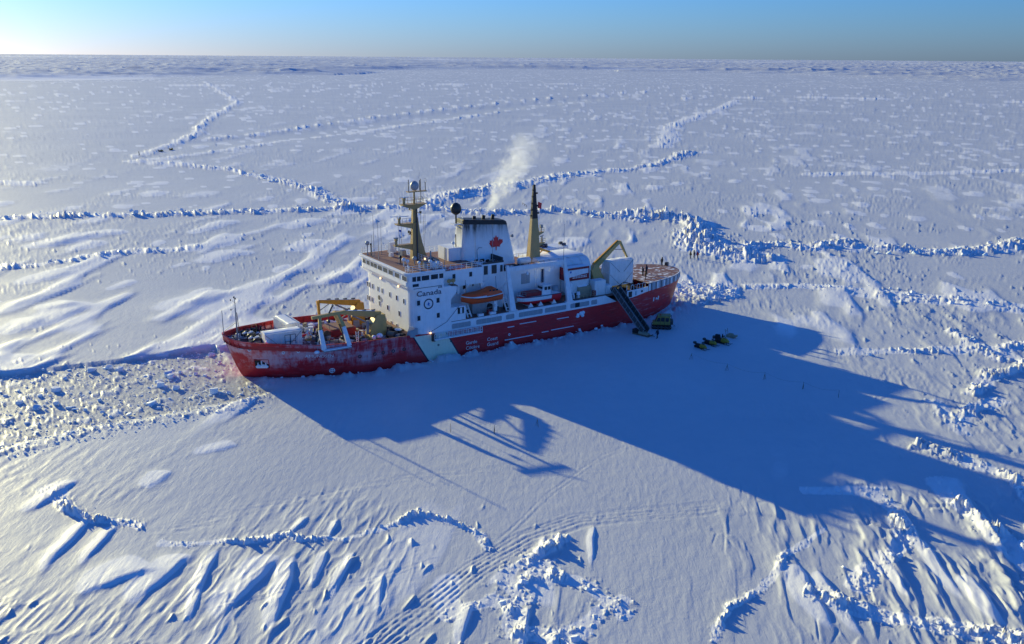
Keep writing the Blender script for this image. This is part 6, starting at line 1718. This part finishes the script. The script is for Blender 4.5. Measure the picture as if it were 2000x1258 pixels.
def snowmobile():
    o = empty('snowmobile', (0, 0, 0))
    c = MB(); c.loft([[(1.15, -.15, .38), (1.15, .15, .38), (1.12, .1, .55), (1.12, -.1, .55)], [(.75, -.36, .3), (.75, .36, .3), (.7, .28, .82), (.7, -.28, .82)], [(.15, -.4, .3), (.15, .4, .3), (.2, .26, .98), (.2, -.26, .98)], [(-.25, -.3, .35), (-.25, .3, .35), (-.2, .2, .85), (-.2, -.2, .85)]], 0, True)
    c.build('cowl', 'snowmobile_yellow', o)
    m = MB(); m.prism([(.48, .93), (.55, .9), (.22, 1.35), (.16, 1.32)], 'y', -.26, .26); m.build('windshield', 'glass', o)
    m = MB(); m.loft([[(-.15, -.22, .62), (-.15, .22, .62), (-.15, .16, .86), (-.15, -.16, .86)], [(-1.0, -.22, .58), (-1.0, .22, .58), (-1.0, .18, .84), (-1.0, -.18, .84)], [(-1.35, -.16, .62), (-1.35, .16, .62), (-1.32, .12, .9), (-1.32, -.12, .9)]], 0); m.build('seat', 'black', o)
    m = MB(); tr = rounded(-1.5, .45, .02, .5, .22, 4); m.loft([[(a, -.2, z) for a, z in tr], [(a, .2, z) for a, z in tr]], 0); m.build('drive_track', 'rubber', o)
    for sg in (-1, 1):
        m = MB(); m.loft([[(.3, sg * .48 - .07, .02), (.3, sg * .48 + .07, .02), (.3, sg * .48 + .07, .06), (.3, sg * .48 - .07, .06)], [(1.3, sg * .48 - .07, .02), (1.3, sg * .48 + .07, .02), (1.3, sg * .48 + .07, .06), (1.3, sg * .48 - .07, .06)], [(1.55, sg * .48 - .05, .2), (1.55, sg * .48 + .05, .2), (1.55, sg * .48 + .05, .24), (1.55, sg * .48 - .05, .24)]], 0); m.bar((.85, sg * .48, .06), (.7, sg * .3, .45), .07); m.build('ski', 'black', o)
    m = MB(); m.tube([(.1, -.34, 1.12), (.14, 0, 1.06), (.1, .34, 1.12)], .025); m.build('handlebar', 'black', o)
    m = MB(); m.tube([(-1.1, -.22, .62), (-1.6, -.2, .7), (-1.6, .2, .7), (-1.1, .22, .62)], .03); m.box(-1.7, -1.3, -.25, .25, .72, 1.05); m.build('cargo_rack', 'dark_steel', o)
    return o
sm = snowmobile()
spots = [(34.0, 157.7, -48, 'yellow-nosed snowmobile nearest the camera in the row of three'), (36.2, 159.9, -44, 'yellow-nosed snowmobile in the middle of the row of three'), (38.5, 160.9, -32, 'dark laden snowmobile farthest from the ship in the row of three'),
         (-189.1, 500.7, 10, 'tiny dark snowmobile pulled up near the far ridge elbow'), (-186.6, 509.3, 60, 'tiny dark snowmobile, rear one of two near the far ridge elbow')]
for i, (x, y, a, lab) in enumerate(spots):
    o = sm if i == 0 else copy_tree(sm)
    o.location = (x, y, ground_z(x, y) - .02); o.rotation_euler = (0, 0, R(a))
    tag(o, lab, 'snowmobile', 'snowmobiles parked on the ice')
    if i == 2: o.scale = (1.1, 1.15, 1.2); trip = o
m = MB(); m.cbox((-.9, 0, 1.1), (.9, .6, .5), 0, 0, .1); m.cbox((-.1, .05, 1.25), (.35, .5, .5), 0, .3, .1); m.build('cargo_load', 'cloth_black', trip)
person('tiny person in black beside the far ridge elbow', DK, 'step', gp(-191.4, 476.5), R(-90), sc=1.2)
def sled():
    a, b_ = Vector((23.0, 167.1)), Vector((25.9, 164.5)); d = b_ - a
    o = empty('cargo_sled', (a.x + d.x / 2, a.y + d.y / 2, ground_z(24.5, 165.7)), math.atan2(d.y, d.x), 'long wooden cargo sled with dark crate under the foot of the gangway', 'sled')
    for sg in (-1, 1):
        m = MB(); m.bar((-1.9, sg * .45, .12), (1.7, sg * .45, .12), .07, .24); m.bar((1.7, sg * .45, .12), (2.15, sg * .45, .45), .07, .2); m.build('runner', 'wood', o)
    me = MB().box(-.09, .09, -.55, .55, 0, .05).mesh('slat', 'wood')
    for i in range(13): inst('slat', me, o, (-1.75 + .28 * i, 0, .245))
    m = MB().box(-1.9, -.75, -.5, .5, .3, 1.0); m.build('crate', 'black', o)
    m = MB(); m.loft([[(-.6, -.48, .3), (-.6, .48, .3), (-.6, .4, .75), (-.6, -.4, .75)], [(1.4, -.48, .3), (1.4, .48, .3), (1.4, .35, .6), (1.4, -.35, .6)]], 0); m.build('tarp_load', 'tarp_tan', o)
    m = MB(); m.bar((2.1, -.4, .4), (2.8, 0, .3), .05); m.bar((2.1, .4, .4), (2.8, 0, .3), .05); m.build('tow_bar', 'wood', o)
sled()
def small_sled():
    x, y = 41.0, 164.8
    o = empty('hand_sled', (x, y, ground_z(x, y)), R(-40), 'small beige hand sled with two upright handles beyond the snowmobiles', 'sled')
    m = MB(); m.loft([[(-.9, -.35, .05), (-.9, .35, .05), (-.9, .45, .5), (-.9, -.45, .5)], [(.6, -.35, .05), (.6, .35, .05), (.6, .45, .5), (.6, -.45, .5)], [(1.1, -.25, .3), (1.1, .25, .3), (1.1, .3, .7), (1.1, -.3, .7)]], 0); m.build('sled_tub', 'tarp_tan', o)
    m = MB(); m.cbox((-.1, 0, .6), (1.0, .6, .4), 0, .1, .12); m.build('bundle', 'tarp_tan', o)
    for sg in (-1, 1): MB().bar((-.9, sg * .4, .3), (-1.15, sg * .42, 1.5), .06).build('handle', 'wood', o)
    MB().bar((-1.1, -.4, 1.1), (-1.1, .4, 1.1), .05).build('handle_bar', 'wood', o)
small_sled()
# marker stakes with a sagging line
stakes = [(31.0, 151.5, 'marker stake nearest the snowmobiles on the roped line'), (35.9, 145.7, 'second marker stake out from the snowmobiles on the roped line'), (41.0, 141.2, 'third marker stake out from the snowmobiles on the roped line'), (46.0, 137.0, 'fourth marker stake out from the snowmobiles on the roped line'), (50.4, 133.4, 'sunlit marker stake at the far end of the roped line'),
          (-8.4, 118.9, 'lone marker stake by the shadow of the foredeck crane'), (-2.3, 118.3, 'lone marker stake between the two crane shadows'), (3.7, 121.0, 'lone marker stake in the bright gap before the wheelhouse shadow')]
tops = []
for i, (x, y, lab) in enumerate(stakes):
    z = ground_z(x, y)
    o = empty('marker_stake', (x, y, z), .3 * i, lab, 'stake', 'marker stakes on the ice')
    MB().cyl((0, 0, -.3), (.06, .02, 1.2), .026, .022, 6).build('stake', 'wood', o)
    m = MB(); m.cyl((-.3, 0, 0), (.05, 0, 1.0), .025, n=5); m.cyl((.35, .05, 0), (.04, 0, 1.0), .025, n=5); m.build('brace', 'wood', o)
    tops.append(Vector((x, y, z + 1.2)))
m = MB()
for a, b_ in zip(tops[:4], tops[1:5]):
    m.tube([a.lerp(b_, k / 6) - Vector((0, 0, .5 * math.sin(math.pi * k / 6))) for k in range(7)], .010, 4)
tag(m.build('marker_line', 'rope'), 'thin rope sagging between the marker stakes in the ship shadow', 'rope')

# ------------------------------------------------------------------ loose ice: blocks that can be told apart, then the small stuff
rng = random.Random(77)
def block_mesh(seed, flat):
    r_ = random.Random(seed); bm = bmesh.new()
    n = 11
    for i in range(n):
        a = 2 * math.pi * (i + r_.random() * .7) / n
        rad = .5 * (.65 + .35 * r_.random())
        for h in (0, 1):
            bm.verts.new((rad * math.cos(a) * (1 - .15 * h * r_.random()), rad * math.sin(a) * (1 - .15 * h * r_.random()), (h - .5) * flat * (1 + .35 * (r_.random() - .5))))
    bmesh.ops.convex_hull(bm, input=bm.verts[:])
    bmesh.ops.delete(bm, geom=[v for v in bm.verts if not v.link_faces], context='VERTS')
    bmesh.ops.recalc_face_normals(bm, faces=bm.faces[:])
    me = bpy.data.meshes.new('ice_block'); bm.to_mesh(me); bm.free()
    me.materials.append(MATS['ice' if seed % 3 == 0 else 'fresh_snow'])
    return me
BLK = [block_mesh(i, .28 + .09 * i) for i in range(7)]
def scatter(spots, name, label, cat, group, sink=.25):
    """spots: x, y, size, tilt"""
    zs = terrain(np.array([p[0] for p in spots], float), np.array([p[1] for p in spots], float))[0]
    for (x, y, sz, tl), z in zip(spots, zs):
        k = rng.randrange(7)
        o = inst(name, BLK[k], None, (x, y, z + sz * (.10 - .1 * sink)), (tl * (rng.random() - .5), tl * (rng.random() - .5), rng.random() * 6.28), (sz * (.8 + .5 * rng.random()), sz, sz * (.6 + .4 * rng.random())))
        tag(o, label, cat, group)
def rubble_stuff(name, spots):
    V, F = [], []; b = 0
    zs = terrain(np.array([p[0] for p in spots], float), np.array([p[1] for p in spots], float))[0]
    base = [(np.array([v.co[:] for v in m_.vertices]), [tuple(p.vertices) for p in m_.polygons]) for m_ in BLK]
    for (x, y, sz, tl), z in zip(spots, zs):
        vv, ff = base[rng.randrange(7)]
        M = np.array((Matrix.Rotation(rng.random() * 6.28, 3, 'Z') @ Matrix.Rotation(tl * (rng.random() - .5), 3, 'X')))
        V.append((vv * np.array((sz * (.7 + .6 * rng.random()), sz, sz * .8))) @ M.T + np.array((x, y, z + .05 * sz)))
        F += [tuple(i + b for i in f) for f in ff]; b += len(vv)
    me = bpy.data.meshes.new(name); me.from_pydata(np.concatenate(V).tolist(), [], F); me.materials.append(MATS['fresh_snow'])
    o = bpy.data.objects.new(name, me); COL.objects.link(o); o['kind'] = 'stuff'
    return o
ch = []
while len(ch) < 95:
    s = 46.5 + 46 * rng.random() ** .8; t = -15.5 - .12 * (s - 44) + (25 + .1 * (s - 44)) * rng.random()
    if s < 50 and -4 < t < 6: continue
    p = W(s, t); ch.append((p.x, p.y, .5 + 1.3 * rng.random() ** 3, .5))
def ch_key(p):
    d = (Vector((p[0], p[1], 0)) - W(46, 0)).length
    return ('large' if p[2] > 1.0 else 'small', 'close ahead of the bow' if d < 16 else 'midway along the channel' if d < 32 else 'far down the channel, at the picture edge')
for key in sorted(set(ch_key(p) for p in ch)):
    scatter([p for p in ch if ch_key(p) == key], 'ice_chunk', '%s loose ice chunk in the grey brash %s' % key, 'ice chunk', '%s ice chunks %s' % key)
small = []
for i in range(2600):
    s = 45.5 + 55 * rng.random(); t = -16.5 - .12 * (s - 44) + (29 + .12 * (s - 44)) * rng.random()
    if s < 50 and -3.5 < t < 5.5: continue
    p = W(s, t); small.append((p.x, p.y, .10 + .34 * rng.random() ** 3, .8))
for i in range(420):     # crumbs thrown on the near bank
    s = 47 + 46 * rng.random(); t = 11.5 + 5.5 * rng.random() ** 1.6; p = W(s, t); small.append((p.x, p.y, .12 + .3 * rng.random() ** 2, .8))
rubble_stuff('brash_ice', small)
rb, rs = [], []
for k, (pts, hh, ww, bs) in enumerate(RIDGES[:26]):
    for (x0, y0), (x1, y1) in zip(pts[:-1], pts[1:]):
        L = math.hypot(x1 - x0, y1 - y0); dist = math.hypot((x0 + x1) / 2, (y0 + y1) / 2)
        if dist > 420: continue
        dens = .8 if ww > 2.5 else .3
        n = L / max(bs, 1.0) * (1.2 if dist < 140 else .9)
        for i in range(int(n * 3 * dens)):
            u = rng.random(); off = rng.gauss(0, ww * .8)
            x, y = x0 + (x1 - x0) * u - (y1 - y0) / L * off, y0 + (y1 - y0) * u + (x1 - x0) / L * off
            big = rng.random() < .22
            sz = bs * ((.5 + .5 * rng.random()) if big else (.12 + .2 * rng.random()))
            (rb if big else rs).append((x, y, sz, 1.3, dist, k))
rb.sort(key=lambda p: -p[2] / p[4])
PLACE = {0: 'long ridge running behind the masts', 1: 'rubble heap behind the smoke', 2: 'ridge slanting up to the far elbow', 6: 'rubble line beyond the smoke', 8: 'tall ridge behind the stern', 9: 'ridge beyond the three walkers', 10: 'low ridge beyond the bow', 11: 'low line right of the stern',
         12: 'short rubble row past the stern shadow', 13: 'jumbled patch at the right edge', 14: 'heap at the end of the crane shadow', 15: 'heap at the right edge above the track', 16: 'short ridge at lower left', 17: 'thin curved ridge across the foreground', 18: 'shattered cluster beside the foreground track',
         19: 'small pile below the foreground track', 20: 'cluster at the bottom edge', 21: 'ridge in the fluted snow at lower right', 22: 'pile in the fluted snow at the right edge', 23: 'pile below the vehicle track at the right edge', 24: 'line along the bottom right edge', 25: 'thin crack left of the fluted snow'}
def rb_key(p): return ('large' if p[2] > .75 * RIDGES[p[5]][3] else 'small', PLACE.get(p[5], 'far ridge'))
for key in sorted(set(rb_key(p) for p in rb[:200])):
    scatter([p[:4] for p in rb[:200] if rb_key(p) == key], 'ice_block', '%s tilted ice block in the %s' % key, 'ice block', '%s ice blocks in the %s' % key)
rubble_stuff('ridge_rubble', [p[:4] for p in rs + rb[200:]])
ste = []
for i in range(320):
    s, t = -47 - 15 * rng.random(), -11 + 18 * rng.random(); p = W(s, t); ste.append((p.x, p.y, .2 + .8 * rng.random() ** 2.5, .9))
for i in range(260):
    s = -44 + 88 * rng.random(); hb = hull_y(s, 0); t = hb + .25 + 1.6 * rng.random() ** 2; p = W(s, t); ste.append((p.x, p.y, .15 + .5 * rng.random() ** 2.5, .9))
rubble_stuff('hull_rubble', ste)

# ------------------------------------------------------------------ exhaust vapour drifting from the funnel
def plume():
    a, b_ = W(.3, 0, 21.9), W(-12.2, -1.0, 37.0)
    d = (b_ - a); L = d.length
    m = MB(); m.loft([[((1.5 + .25 * z) * math.cos(t_), (1.5 + .25 * z) * math.sin(t_), z) for t_ in np.linspace(0, 2 * math.pi, 16, False)] for z in np.linspace(0, L, 8)], 0, True)
    o = m.build('exhaust_vapour', 'vapour')
    o.location = a; o.rotation_mode = 'QUATERNION'; o.rotation_quaternion = d.to_track_quat('Z', 'Y')
    o['kind'] = 'stuff'
plume()
